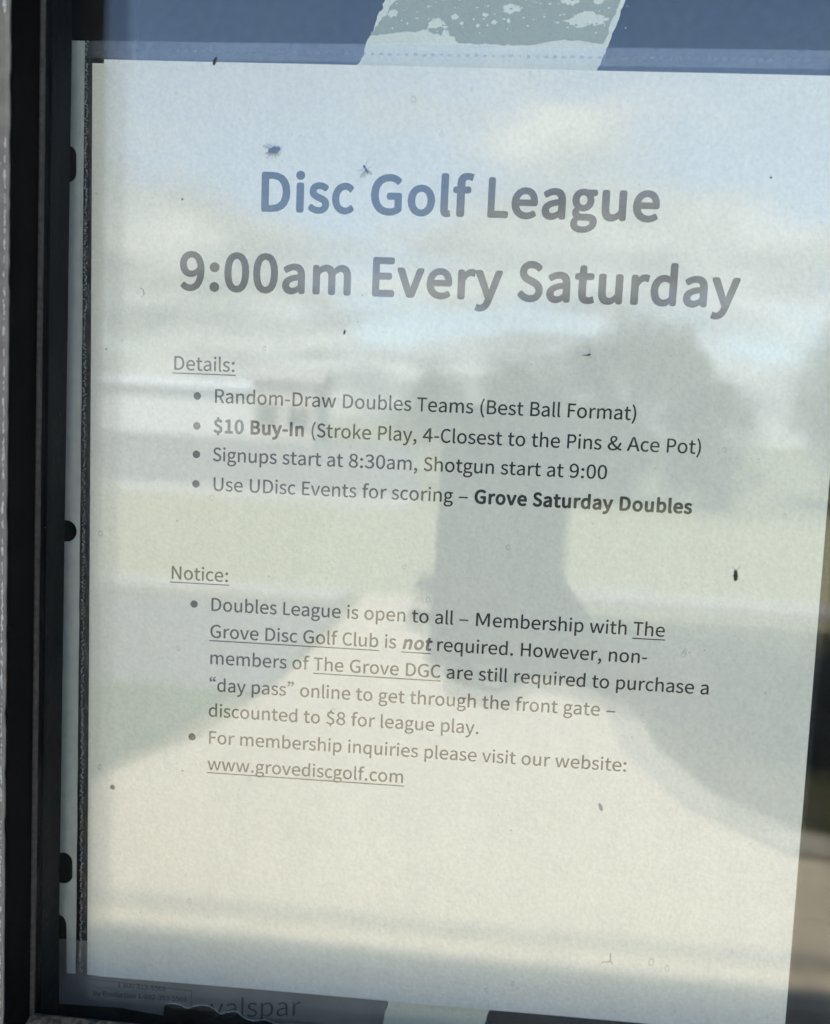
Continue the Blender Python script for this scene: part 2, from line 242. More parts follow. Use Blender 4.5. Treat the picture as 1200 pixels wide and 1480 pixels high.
GLYPHS = r"""{"$":"227,-85 233,-101 248,-106 267,-106 282,-101 288,-85 288,-30 293,-13 308,-3 341,5 385,30 418,64 439,107 446,159 416,257 345,316 260,358 190,401 160,467 164,499 178,524 199,544 228,556 263,560 294,558 320,551 343,540 365,525 378,514 387,510 395,514 423,544 427,553 423,561 409,573 384,592 356,607 324,618 302,622 291,627 288,639 288,700 282,716 267,721 248,721 233,716 227,700 227,644 222,627 208,618 178,610 137,587 106,554 86,512 79,463 109,374 180,318 264,276 335,228 364,153 360,120 346,92 323,72 290,59 249,54 213,58 180,67 148,80 119,98 103,110 93,113 84,107 61,75 58,65 64,55 81,42 114,23 150,7 188,-4 212,-8 223,-14 227,-26","&":"260,-11 310,-8 355,2 398,17 436,37 458,52 472,57 486,53 507,41 542,23 576,9 609,-3 628,-8 639,-7 646,1 661,44 662,53 655,57 640,61 613,71 585,83 557,98 539,108 533,116 536,125 561,155 590,198 615,244 637,291 649,321 649,336 635,341 589,341 574,336 565,324 556,298 537,259 517,221 493,187 478,167 467,160 454,164 426,185 386,219 347,255 312,293 293,316 288,331 298,343 330,363 375,396 412,432 437,473 446,519 440,560 422,594 392,621 352,637 302,643 246,636 199,615 164,583 141,542 133,495 136,467 142,438 152,408 165,378 175,359 177,348 170,339 137,319 97,287 65,252 44,211 36,164 47,107 77,58 124,21 186,-3|402,110 406,103 401,96 385,85 358,71 330,61 301,54 271,52 224,57 184,72 153,97 133,129 125,168 130,196 143,223 163,247 189,270 207,283 218,286 228,280 251,251 288,211 327,173 368,137|256,389 248,387 242,393 235,407 225,430 218,453 213,475 212,496 216,525 228,551 247,570 272,583 303,588 329,584 349,574 362,558 370,539 372,517 366,486 347,457 320,432 286,407","(":"204,-151 217,-162 234,-161 245,-156 257,-145 255,-129 223,-71 191,10 169,94 155,180 151,268 155,355 169,442 191,526 223,606 255,664 257,680 245,691 234,697 217,699 204,687 169,626 132,544 105,458 88,366 83,268 88,170 105,78 132,-9 169,-91",")":"69,-161 87,-162 99,-151 134,-91 171,-9 198,78 215,170 221,268 215,366 198,458 171,544 134,626 99,687 87,699 70,697 57,691 45,680 48,664 79,606 112,526 135,442 149,355 153,268 149,180 135,94 112,10 79,-71 48,-129 45,-145 57,-156",",":"59,-145 70,-157 85,-154 112,-140 148,-110 175,-73 192,-31 198,16 195,48 186,74 172,93 153,105 129,109 110,106 93,99 80,88 71,72 67,53 70,34 79,19 92,8 109,1 127,-2 137,-1 133,-31 121,-57 103,-81 78,-101 60,-111 52,-119 53,-130","-":"41,232 46,216 62,211 245,211 261,216 266,232 266,251 261,266 245,272 62,272 46,266 41,251",".":"126,-11 145,-8 161,0 174,12 183,29 186,48 183,68 174,85 161,98 145,106 126,109 107,106 91,98 78,85 69,68 66,48 69,29 78,12 91,0 107,-8","0":"254,-11 324,2 382,41 425,107 453,199 462,318 453,436 425,527 382,592 324,630 254,643 183,630 125,592 82,527 55,436 46,318 55,199 82,107 125,41 183,2|254,53 211,62 176,93 149,145 132,219 126,318 132,416 149,490 176,542 211,571 254,581 296,571 332,542 359,490 376,416 382,318 376,219 359,145 332,93 296,62","1":"80,21 86,5 101,0 426,0 442,5 447,21 447,45 442,60 426,66 334,66 318,71 313,87 313,611 308,627 292,632 249,632 227,621 202,611 174,602 144,594 124,590 114,584 110,573 110,557 116,542 131,537 209,537 225,532 230,516 230,87 225,71 209,66 101,66 86,60 80,45","2":"40,19 45,5 59,0 440,0 456,5 461,21 461,47 456,63 440,68 276,68 187,63 175,66 181,77 254,145 327,226 382,304 417,381 429,458 420,520 395,572 354,610 300,635 234,643 186,639 143,627 105,608 70,582 50,563 43,551 50,539 75,515 85,511 94,516 108,530 134,550 162,566 192,576 224,579 268,573 303,556 328,530 342,495 347,454 335,387 300,314 239,234 153,145 54,59 44,45 40,28","3":"240,-11 309,-3 368,20 414,57 445,107 456,169 449,217 428,258 398,290 359,314 314,329 314,334 354,351 387,375 412,406 427,442 433,485 423,540 397,584 355,616 301,636 237,643 193,640 153,629 116,613 82,593 64,578 57,568 62,556 88,528 96,523 105,526 120,538 146,555 174,568 203,577 235,579 273,575 305,562 328,541 343,513 348,479 342,441 323,407 288,382 235,365 183,360 168,354 163,338 163,319 168,303 183,297 244,293 303,276 342,249 364,214 371,172 364,132 346,99 317,75 280,60 235,54 192,58 155,69 123,85 94,105 79,118 70,122 61,117 37,88 32,76 38,65 56,49 91,25 133,6 182,-7","4":"310,21 316,5 331,0 368,0 384,5 389,21 389,153 394,169 410,174 458,174 473,179 479,195 479,216 473,232 458,237 410,237 394,242 389,258 389,611 384,627 368,632 318,632 299,628 285,615 18,226 18,195 23,179 39,174 289,174 305,169 310,153|310,258 305,242 289,237 126,237 113,241 117,254 258,453 311,546 315,546 310,431","5":"239,-11 305,-2 365,25 414,69 446,130 458,205 448,280 419,337 375,376 320,399 257,407 234,406 213,403 193,397 174,391 156,382 172,544 178,560 195,565 405,565 420,570 426,586 426,611 420,627 405,632 121,632 105,627 99,611 80,358 83,340 96,326 114,316 123,313 132,316 145,324 166,334 187,341 210,346 235,347 281,341 320,323 349,293 367,253 374,203 366,153 346,111 316,80 276,61 231,54 188,58 150,68 118,84 91,103 76,116 67,120 59,114 34,84 30,73 37,62 54,48 90,25 132,6 181,-7","6":"275,-11 335,-2 388,26 430,69 458,126 468,194 459,266 435,321 396,361 344,384 281,392 249,389 217,379 186,364 156,343 140,327 133,323 131,331 140,419 165,493 202,543 249,570 302,579 326,576 350,570 371,560 391,547 401,537 408,534 415,537 447,569 451,578 446,587 432,600 404,618 373,631 338,640 299,643 223,631 155,594 101,529 64,432 51,302 62,189 93,101 141,39 203,1|134,237 135,253 142,266 159,284 187,307 215,322 242,331 268,334 311,327 345,309 369,280 383,241 388,194 382,146 367,106 342,76 311,57 275,51 229,59 191,84 162,126 142,182","8":"256,-11 325,-3 383,20 427,55 455,100 465,152 459,199 442,239 417,271 387,297 353,318 353,322 377,343 401,370 421,401 436,437 441,475 433,530 409,576 371,611 320,634 258,641 198,634 148,613 109,579 83,535 74,481 79,444 92,410 112,381 136,356 164,335 164,332 128,310 95,281 67,246 49,205 42,157 52,102 81,56 127,20 186,-3|311,353 301,347 289,348 255,362 214,383 180,409 158,441 150,481 155,515 169,543 192,565 222,578 257,583 296,577 327,562 351,537 365,507 370,471 367,443 359,417 345,391 326,367|257,47 211,53 172,69 142,94 123,126 116,164 120,199 133,231 152,260 178,285 196,298 209,303 222,301 263,285 312,262 350,235 376,200 385,154 379,119 362,90 335,67 300,52","9":"215,-11 288,1 354,40 408,108 444,208 458,343 446,452 415,536 367,595 305,631 232,643 172,634 119,606 78,563 50,507 40,438 49,367 73,312 112,272 163,248 225,240 258,243 291,253 323,269 353,291 368,306 376,310 377,302 367,214 342,140 306,90 262,63 212,54 186,56 161,63 138,73 117,86 106,96 99,99 92,95 62,63 58,54 63,45 77,32 105,15 137,1 173,-8|376,399 375,384 367,370 351,351 322,327 294,311 266,301 238,298 195,305 162,323 138,352 124,391 119,438 124,486 140,526 165,556 196,575 233,582 280,574 318,549 347,509 368,454",":":"134,336 154,339 171,347 185,360 194,376 197,397 194,416 185,433 171,446 154,454 134,457 114,454 96,446 82,433 73,416 70,397 73,376 82,360 96,347 114,339|134,-11 154,-8 171,0 185,12 194,29 197,48 194,68 185,85 171,98 154,106 134,109 114,106 96,98 82,85 73,68 70,48 73,29 82,12 96,0 114,-8","A":"11,20 11,5 25,0 71,0 89,5 99,20 153,173 163,188 181,193 394,193 411,188 422,173 475,20 485,5 503,0 554,0 568,5 567,20 345,612 334,627 317,632 261,632 243,627 232,612|203,256 189,261 189,276 216,354 285,567 289,567 360,354 386,276 386,261 372,256","B":"84,21 89,5 105,0 277,0 353,7 416,29 465,66 496,118 507,185 501,233 484,272 458,302 424,323 383,336 383,341 414,356 439,379 457,408 468,441 472,478 462,536 434,580 390,610 332,627 263,632 105,632 89,627 84,611|181,364 165,369 160,385 160,548 165,564 181,569 253,569 305,566 345,555 374,535 391,506 397,467 391,432 375,403 347,382 305,368 250,364|181,64 165,69 160,85 160,281 165,297 181,302 266,302 324,297 370,284 404,262 424,230 431,188 424,142 403,107 369,83 323,69 266,64","C":"315,-11 360,-7 402,4 439,23 473,48 491,67 497,80 492,93 469,120 460,125 451,120 436,106 410,86 382,71 352,62 318,59 254,70 201,104 161,158 136,230 128,318 137,405 163,476 203,529 257,562 321,573 351,571 378,563 403,550 426,534 438,522 446,518 453,523 480,555 484,565 479,575 464,589 435,610 401,628 363,639 320,643 232,629 157,587 99,519 62,428 48,316 62,203 98,112 155,45 229,3","D":"90,21 96,5 111,0 258,0 365,14 450,54 512,120 550,208 562,318 550,428 512,516 449,580 363,619 254,632 111,632 96,627 90,611|194,66 178,71 173,87 173,546 178,562 194,567 247,567 330,557 395,526 441,475 468,406 478,318 468,231 441,160 395,109 330,76 247,66","E":"84,21 89,5 105,0 422,0 437,5 443,21 443,47 437,63 422,68 181,68 165,73 160,89 160,277 165,293 181,298 369,298 385,304 390,319 390,345 385,361 369,366 181,366 165,372 160,387 160,544 165,559 181,565 413,565 428,570 434,586 434,611 428,627 413,632 105,632 89,627 84,611","F":"84,21 89,5 105,0 140,0 155,5 161,21 161,263 166,278 182,284 373,284 388,289 394,305 394,330 388,346 373,351 182,351 166,356 161,372 161,544 166,559 182,565 414,565 430,570 435,586 435,611 430,627 414,632 105,632 89,627 84,611","G":"356,-11 408,-8 455,2 498,18 534,38 551,53 560,63 563,77 563,307 558,322 542,328 363,328 348,322 342,307 342,282 348,266 363,261 464,261 480,256 485,240 485,105 483,97 478,91 467,83 445,73 420,65 393,60 364,59 286,70 223,104 178,158 150,230 140,318 150,405 180,476 226,529 288,562 363,573 401,570 434,562 462,549 487,533 500,521 508,518 516,522 545,555 549,565 544,575 528,588 496,609 458,627 413,639 361,643 261,629 176,587 110,519 68,428 53,316 68,203 109,112 173,45 257,3","H":"86,21 92,5 107,0 144,0 160,5 165,21 165,277 170,293 186,298 437,298 453,293 458,277 458,21 463,5 479,0 516,0 532,5 537,21 537,611 532,627 516,632 479,632 463,627 458,611 458,388 453,373 437,367 186,367 170,373 165,388 165,611 160,627 144,632 107,632 92,627 86,611","I":"87,21 92,5 108,0 145,0 161,5 166,21 166,611 161,627 145,632 108,632 92,627 87,611","L":"78,21 83,5 99,0 377,0 393,5 398,21 398,47 393,63 377,68 170,68 155,73 149,89 149,611 144,627 128,632 99,632 83,627 78,611","M":"106,21 112,5 127,0 173,0 188,5 194,21 194,350 193,385 191,423 188,463 185,501 181,536 185,536 247,392 385,83 397,69 415,64 438,64 456,69 468,83 604,392 667,536 671,536 667,501 664,463 661,423 659,385 658,350 658,21 663,5 679,0 728,0 743,5 749,21 749,611 743,627 728,632 653,632 635,627 623,613 484,294 431,162 426,162 371,294 232,613 220,627 202,632 127,632 112,627 106,611","N":"90,21 95,5 111,0 147,0 163,5 168,21 168,332 167,372 165,412 163,451 160,491 158,529 162,529 232,399 460,18 473,5 492,0 534,0 550,5 555,21 555,611 550,627 534,632 498,632 482,627 477,611 477,303 477,264 479,223 482,182 485,142 488,103 484,103 413,234 185,614 172,627 153,632 111,632 95,627 90,611","P":"82,21 88,5 103,0 137,0 152,5 158,21 158,231 163,247 179,252 256,252 330,259 391,282 437,320 466,375 477,447 466,519 436,571 390,606 328,626 253,632 103,632 88,627 82,611|179,316 163,322 158,337 158,546 163,562 179,567 243,567 300,564 344,551 376,529 395,495 402,447 396,398 377,362 347,336 303,321 246,316","R":"186,332 170,337 165,353 165,546 170,562 186,567 270,567 324,564 366,552 397,530 416,499 422,455 416,411 397,376 366,352 324,337 270,332|420,18 433,5 451,0 498,0 511,5 509,18 370,259 367,274 379,284 407,294 446,320 476,356 495,401 501,455 491,524 461,574 414,608 354,626 282,632 107,632 92,627 86,611 86,21 92,5 107,0 144,0 160,5 165,21 165,247 170,263 186,268 257,268 275,264 288,250","S":"234,-11 300,-2 353,23 393,62 418,111 426,168 421,219 404,259 379,291 347,316 310,337 230,376 203,389 178,404 156,424 141,449 136,482 141,513 154,538 176,557 206,569 241,573 271,571 299,563 325,551 348,535 361,523 370,519 377,524 398,554 402,565 397,576 381,591 351,613 317,629 281,640 241,643 183,635 134,612 96,577 72,531 63,476 70,426 89,386 115,355 146,331 178,314 259,274 290,258 316,242 336,222 349,196 354,161 349,127 334,99 309,77 276,63 235,59 200,62 167,73 135,89 105,111 90,127 80,132 70,125 48,96 43,82 50,69 68,50 104,25 144,5 188,-7","T":"206,21 211,5 227,0 260,0 276,5 281,21 281,544 287,559 302,565 441,565 457,570 462,586 462,611 457,627 441,632 46,632 30,627 25,611 25,586 30,570 46,565 185,565 201,559 206,544","U":"321,-11 397,-2 461,26 511,77 544,154 555,260 555,611 550,627 534,632 497,632 481,627 476,611 476,259 468,180 446,123 413,85 370,65 321,59 273,65 231,85 198,123 177,180 169,259 169,611 164,627 148,632 108,632 92,627 87,611 87,260 99,154 131,77 181,26 246,-2","a":"185,-11 218,-8 250,2 281,16 310,34 338,55 340,55 345,21 352,5 368,0 390,0 406,5 411,21 411,285 405,349 387,402 356,442 311,467 251,475 207,472 167,462 130,448 97,432 81,422 74,414 76,404 94,371 101,365 109,367 123,376 149,389 177,400 207,408 238,411 277,404 304,387 322,361 331,329 332,308 330,297 320,291 229,277 149,252 93,218 61,175 50,120 57,75 75,38 104,11 141,-5|207,52 181,55 158,63 141,77 129,98 125,125 132,159 154,187 193,210 252,228 313,238 328,235 334,221 334,126 331,114 323,104 307,91 282,74 257,62 233,55","b":"281,-11 343,0 398,31 442,82 471,152 482,239 474,319 452,384 414,434 363,465 298,475 267,472 237,463 208,449 179,431 164,419 156,416 154,424 156,493 156,658 151,674 135,679 99,679 83,674 78,658 78,21 83,5 99,0 121,0 136,5 143,19 147,48 150,48 175,28 202,11 228,-1 255,-8|269,55 249,56 227,61 204,70 181,84 166,95 159,104 156,115 156,333 159,345 167,355 182,369 207,386 232,399 256,407 279,410 326,402 360,379 384,343 397,296 401,238 395,175 377,124 348,86 312,63","c":"254,-11 286,-9 317,-1 346,11 374,27 389,39 395,48 393,58 371,92 366,96 359,94 349,85 329,73 307,63 285,56 260,54 214,62 175,86 146,123 128,172 121,231 128,291 147,340 177,378 217,401 263,410 283,408 302,402 320,394 337,383 352,370 384,412 387,420 382,428 370,438 348,453 322,465 293,473 260,475 192,465 133,434 86,384 54,316 43,231 54,147 83,80 128,30 186,-1","d":"235,-11 267,-8 297,2 326,16 352,34 375,55 377,55 381,21 388,5 405,0 426,0 442,5 447,21 447,658 442,674 426,679 390,679 375,674 369,658 369,501 373,434 371,427 364,429 350,440 326,455 301,466 274,473 244,475 183,464 129,433 85,382 56,314 45,231 54,147 79,79 118,30 171,-1|252,55 208,62 172,85 146,121 130,171 125,232 131,291 150,340 179,378 215,401 258,410 280,408 302,403 325,393 347,380 360,368 367,360 369,349 369,131 367,119 360,109 347,95 324,77 300,65 277,57","e":"280,-11 318,-9 353,-2 384,8 414,21 429,30 436,37 434,47 416,79 410,84 402,83 389,75 366,65 342,57 317,53 289,51 237,59 194,80 160,114 138,159 131,193 134,208 149,213 438,213 452,218 458,231 460,258 452,331 427,392 387,437 333,466 265,475 199,465 140,433 91,383 59,315 47,231 58,147 91,80 142,30 206,-1|147,269 133,274 131,289 138,319 160,359 190,389 227,407 267,413 309,407 342,389 367,360 383,320 386,289 382,274 367,269","f":"31,421 36,406 52,400 79,400 95,395 100,379 100,21 106,5 121,0 165,0 181,5 186,21 186,379 191,395 207,400 273,400 289,406 294,421 294,442 289,458 273,463 207,463 191,469 186,484 186,537 189,569 197,595 212,613 232,624 258,628 277,627 296,623 316,615 334,676 319,681 303,685 286,688 268,690 249,691 194,684 153,664 123,632 106,590 100,538 100,484 95,468 80,462 52,461 36,454 31,438","g":"230,-213 307,-205 371,-182 419,-147 449,-103 459,-53 453,-12 434,19 402,41 358,53 301,57 212,57 180,60 158,67 143,77 135,91 133,108 137,130 147,148 162,163 183,154 206,149 229,147 282,154 328,175 363,209 386,253 395,308 393,331 388,353 380,372 370,389 358,404 430,404 445,409 451,425 451,442 445,458 430,463 293,463 275,470 253,474 229,475 176,468 130,446 93,412 68,366 59,310 63,278 71,249 85,223 101,202 119,185 119,182 104,170 90,155 79,138 71,118 68,96 70,75 76,57 85,42 96,30 109,20 109,15 86,-2 67,-21 54,-43 45,-66 43,-90 51,-133 77,-167 116,-193 168,-208|229,200 199,205 173,219 152,242 138,273 133,310 138,347 151,378 172,400 199,414 229,418 260,414 286,400 307,378 321,347 325,310 320,273 307,242 285,219 259,205|240,-160 195,-156 159,-145 132,-128 115,-106 109,-79 111,-62 116,-46 125,-30 138,-15 155,0 176,-4 196,-6 214,-7 292,-7 325,-9 350,-15 369,-26 380,-43 384,-66 377,-94 359,-119 329,-140 289,-154","h":"80,21 85,5 101,0 138,0 154,5 159,21 159,322 162,335 170,346 186,362 211,382 235,396 260,404 287,407 321,403 346,389 363,365 373,330 377,283 377,21 382,5 398,0 434,0 450,5 455,21 455,294 450,358 433,409 405,445 364,468 312,475 275,471 242,460 211,444 182,422 166,408 159,404 156,412 159,493 159,658 154,674 138,679 101,679 85,674 80,658","i":"77,21 82,5 98,0 133,0 148,5 154,21 154,442 148,458 133,463 98,463 82,458 77,442|115,559 142,566 160,584 166,611 160,638 142,655 115,662 89,655 71,638 65,611 71,584 89,566","k":"76,21 81,5 97,0 129,0 145,5 150,21 150,122 221,207 233,215 244,206 354,18 367,5 386,0 425,0 438,4 435,18 288,259 284,276 291,293 413,447 418,459 406,463 364,463 345,459 330,447 153,219 150,219 150,658 145,674 129,679 97,679 81,674 76,658","l":"152,-11 170,-10 183,-8 195,-4 184,55 169,54 159,57 151,68 149,87 149,658 143,674 128,679 95,679 80,674 74,658 74,92 77,56 86,27 101,6 123,-7","m":"79,21 85,5 100,0 138,0 153,5 159,21 159,322 161,335 169,347 184,362 208,382 232,396 254,404 276,407 308,403 332,389 350,365 360,330 363,283 363,21 368,5 384,0 421,0 436,5 442,21 442,322 444,335 452,347 467,362 492,382 515,396 538,404 560,407 592,403 616,389 633,365 644,330 647,283 647,21 652,5 668,0 705,0 720,5 726,21 726,294 720,358 703,409 675,445 636,468 584,475 550,471 519,459 488,440 458,416 438,396 430,392 423,399 415,417 396,442 371,460 339,471 299,475 267,471 236,460 207,443 179,421 164,406 156,402 152,410 147,443 140,458 123,463 100,463 85,458 79,442","n":"79,21 84,5 100,0 137,0 153,5 158,21 158,322 161,335 169,346 185,362 210,382 234,396 259,404 286,407 319,403 344,389 361,365 371,330 375,283 375,21 380,5 396,0 432,0 448,5 453,21 453,294 448,358 431,409 403,445 363,468 310,475 274,471 240,460 209,443 180,421 164,406 156,402 151,411 147,443 139,458 123,463 100,463 84,458 79,442","o":"264,-11 331,-1 391,30 439,80 470,147 482,231 470,316 439,384 391,434 331,465 264,475 197,465 137,434 89,384 57,316 45,231 57,147 89,80 137,30 197,-1|264,54 218,62 180,86 152,123 133,172 127,231 133,291 152,340 180,378 218,401 264,410 309,401 347,378 376,340 395,291 401,231 395,172 376,123 347,86 309,62","p":"78,-174 83,-190 99,-195 135,-195 151,-190 156,-174 156,-38 154,30 156,38 163,35 179,24 204,9 230,-2 255,-9 280,-11 342,0 396,31 440,82 470,152 480,239 473,319 450,384 413,434 362,465 297,475 266,472 235,462 205,448 177,430 161,418 153,415 149,423 145,443 137,458 121,463 99,463 83,458 78,442|268,55 248,56 227,61 204,70 180,84 166,95 158,104 156,115 156,333 159,345 166,355 182,369 207,386 231,399 255,407 278,410 324,402 359,379 382,343 396,296 400,238 394,175 375,124 347,86 311,63","q":"369,-174 375,-190 390,-195 426,-195 442,-190 447,-174 447,442 442,458 426,463 403,463 389,459 383,446 380,433 376,425 368,428 352,440 328,455 302,466 275,473 244,475 183,464 129,433 85,382 56,314 45,231 54,147 79,79 118,30 171,-1 235,-11 266,-8 296,1 324,15 350,33 364,45 371,49 373,41 369,-31|252,55 208,62 172,85 146,121 130,171 125,232 131,291 150,340 179,378 215,401 258,410 280,408 302,403 325,393 347,380 360,368 367,360 369,349 369,131 367,119 360,109 347,95 324,77 300,65 277,57","r":"83,21 88,5 104,0 144,0 160,5 165,21 165,298 187,339 211,370 236,390 262,402 288,405 305,405 320,402 335,398 350,465 335,471 318,475 298,475 266,471 236,458 208,438 182,412 169,392 162,386 158,395 152,443 145,458 129,463 104,463 88,458 83,442","s":"196,-11 254,-4 300,16 333,46 353,83 360,126 352,172 331,207 299,232 262,251 222,267 193,279 166,291 144,306 130,324 125,347 128,369 138,387 154,402 178,411 209,415 232,413 254,407 274,398 293,387 304,379 311,377 317,381 342,414 345,422 340,429 326,439 300,454 272,465 241,473 208,475 154,469 110,450 78,422 59,386 52,344 59,302 80,269 110,245 146,225 184,210 214,198 242,184 265,168 282,147 287,122 284,99 273,79 256,63 230,53 198,50 167,52 139,59 113,71 88,86 73,98 64,101 56,95 35,64 32,54 38,45 54,32 86,15 121,1 157,-8","t":"233,-11 251,-10 269,-8 288,-4 306,1 323,6 307,65 289,59 270,54 251,52 222,56 201,67 187,85 179,110 177,141 177,379 182,395 198,400 287,400 303,406 308,421 308,442 303,458 287,463 198,463 182,469 177,484 177,573 172,589 156,594 130,594 114,589 108,573 102,484 96,468 79,462 45,460 29,454 24,438 24,421 29,406 45,400 75,400 91,395 96,379 96,143 100,92 115,49 140,16 179,-4","u":"217,-11 254,-7 287,4 317,21 345,45 372,73 375,73 379,21 386,5 402,0 426,0 441,5 447,21 447,442 441,458 426,463 389,463 373,458 368,442 368,150 365,136 358,123 342,106 318,84 293,68 268,59 241,56 208,61 183,75 165,99 156,133 152,179 152,442 147,458 131,463 94,463 78,458 73,442 73,170 78,105 95,55 123,18 164,-4","v":"174,20 185,5 202,0 253,0 270,5 281,20 433,444 433,459 419,463 383,463 366,459 356,444 273,200 230,63 225,63 182,200 100,444 90,459 73,463 32,463 18,459 18,444","w":"153,20 162,5 180,0 232,0 249,5 259,20 322,248 355,383 359,383 392,250 456,20 466,5 483,0 540,0 557,5 566,20 686,443 685,458 671,463 634,463 617,458 608,443 543,195 513,67 509,67 475,195 405,443 395,458 378,463 341,463 324,458 314,443 244,195 212,67 208,67 179,195 112,443 103,458 86,463 45,463 31,458 30,443","y":"88,-200 139,-192 181,-169 215,-135 242,-91 264,-39 434,444 434,459 420,463 385,463 368,459 357,444 279,207 241,75 236,75 189,207 101,444 90,459 73,463 32,463 19,459 19,444 201,-1 190,-36 177,-68 160,-96 139,-117 114,-131 84,-136 71,-134 59,-132 48,-128 32,-190 48,-195 67,-199","–":"43,237 48,221 64,216 436,216 452,221 457,237 457,248 452,264 436,269 64,269 48,264 43,248","“":"170,691 176,699 174,708 169,717 160,725 149,723 129,711 100,685 76,652 60,613 54,569 58,542 67,520 82,502 101,491 122,487 143,490 160,499 171,512 178,527 181,543 178,561 171,576 160,588 145,596 127,598 118,598 110,595 103,591 107,615 117,638 133,661 154,681|335,691 341,699 340,708 335,717 326,725 314,723 295,711 266,685 242,652 226,613 220,569 223,542 233,520 248,502 266,491 288,487 309,490 325,499 337,512 344,527 346,543 344,561 337,576 325,588 310,596 292,598 283,598 275,595 269,591 272,615 282,638 298,661 320,681","”":"231,523 225,515 226,506 231,497 240,489 251,491 271,503 300,530 324,562 340,601 346,645 343,672 333,694 318,712 300,723 278,727 257,724 241,715 229,702 222,687 220,671 222,653 229,638 240,626 255,618 273,616 282,617 291,619 297,623 294,599 284,576 268,553 246,533|65,523 59,515 61,506 66,497 74,489 86,491 105,503 135,530 159,562 175,601 181,645 177,672 167,694 153,712 134,723 113,727 92,724 75,715 64,702 56,687 54,671 57,653 64,638 75,626 90,618 108,616 117,617 125,619 132,623 128,599 118,576 102,553 81,533"}"""
# ------------------------------------------------------------------ the building: a wall, roof and dark room behind the window
WX0, WX1 = -0.0047, 0.80          # clear opening between the stops
WZ0 = pg(0, 280.5).z              # top of the sill
WZ1 = 2.25
FO = -0.0355                      # outer face of the frame
SG = -0.0195                      # outer face of the outer pane
BRONZE = simple('weathered bronze frame paint', (0.235, 0.205, 0.175), 0.6, 0.3, 0.5, 260, 0.25, bdist=0.0002)
BLACKF = simple('black frame return', (0.0035, 0.0035, 0.0035), 0.7, 0.06, 0.3, 500, 0.4, bdist=0.0002)
RUBBER = simple('old rubber gasket', (0.05, 0.045, 0.038), 0.7, 0.3, 0.7, 700, 0.5, bdist=0.0003)
SPACER = simple('black spacer bar', (0.003, 0.004, 0.006), 0.5, 0.08, 0.2, 300, 0.4)
CHIP = simple('bare metal chip', (0.62, 0.62, 0.58), 0.55, 0.5, 0.8, 900, 0.5, bdist=0.0003)
DIRT = simple('dirt on the sill', (0.20, 0.15, 0.10), 0.95, 0.1, 1.0, 420, 0.75, bdist=0.0008, detail=8)
STUCCO = simple('beige wall render', (0.42, 0.37, 0.3), 0.9, 0.2, 0.6, 60, 0.2, bdist=0.003)
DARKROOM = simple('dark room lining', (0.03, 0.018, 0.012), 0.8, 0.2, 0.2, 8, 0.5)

b = empty('building', (0.4, 0.1, 0.0))
tag(b, 'beige rendered building wall with a low overhanging roof around the window', 'building')
wy0, wy1 = -0.031, 0.03
box('wall', (-6, wy0, 0.0), (WX0 - 0.055, wy1, 2.7), STUCCO, b)
box('wall', (WX1 + 0.055, wy0, 0.0), (6, wy1, 2.7), STUCCO, b)
box('wall', (WX0 - 0.055, wy0, 0.0), (WX1 + 0.055, wy1, WZ0 - 0.055), STUCCO, b)
box('wall', (WX0 - 0.055, wy0, WZ1 + 0.055), (WX1 + 0.055, wy1, 2.7), STUCCO, b)
REVEAL = simple('dark painted reveal', (0.012, 0.011, 0.01), 0.8, 0.1, 0.3, 80, 0.4, bdist=0.0005)
box('reveal', (WX0 - 0.16, SG - 0.225, 0.9), (WX0 - 0.087, wy0 - 0.0002, 2.69), REVEAL, b)
ROOFM = simple('dark shingle roof', (0.08, 0.075, 0.07), 0.9, 0.2, 0.8, 40, 0.5, bdist=0.01)
bm = bmesh.new(); pr = [(-0.42, 2.70), (-0.42, 2.86), (2.2, 3.55), (4.8, 2.86), (4.8, 2.70)]
va = [bm.verts.new((-6.3, y, z)) for y, z in pr]; vb = [bm.verts.new((6.3, y, z)) for y, z in pr]
bm.faces.new(va); bm.faces.new(vb[::-1])
for i in range(5): bm.faces.new((va[i], vb[i], vb[(i + 1) % 5], va[(i + 1) % 5]))
from_bm('roof', bm, ROOFM, b)
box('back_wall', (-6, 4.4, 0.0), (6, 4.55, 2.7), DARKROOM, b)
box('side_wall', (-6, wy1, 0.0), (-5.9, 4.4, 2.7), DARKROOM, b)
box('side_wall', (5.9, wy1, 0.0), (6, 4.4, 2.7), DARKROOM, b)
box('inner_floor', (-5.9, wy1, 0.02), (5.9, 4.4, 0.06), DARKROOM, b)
DARKCOVER = simple('black cover', (0.006, 0.004, 0.003), 0.8, 0.1)  # added black boxes hide the pale wall ends, so the room looks dark
box('dark_cover', (-5.9, wy1 + .001, 0.06), (WX0 - 0.05, wy1 + 0.13, 2.69), DARKCOVER, b)
box('dark_cover', (WX1 + 0.05, wy1 + .001, 0.06), (5.9, wy1 + 0.13, 2.69), DARKCOVER, b)
box('dark_cover', (WX0 - 0.05, wy1 + .001, 0.06), (WX1 + 0.05, wy1 + 0.13, WZ0 - 0.05), DARKCOVER, b)
box('dark_cover', (WX0 - 0.05, wy1 + .001, WZ1 + 0.05), (WX1 + 0.05, wy1 + 0.13, 2.69), DARKCOVER, b)

win = empty('window', (0.4, FO, WZ0))
tag(win, 'double glazed window in a dark bronze metal frame with chipped edge and dirty sill', 'window')
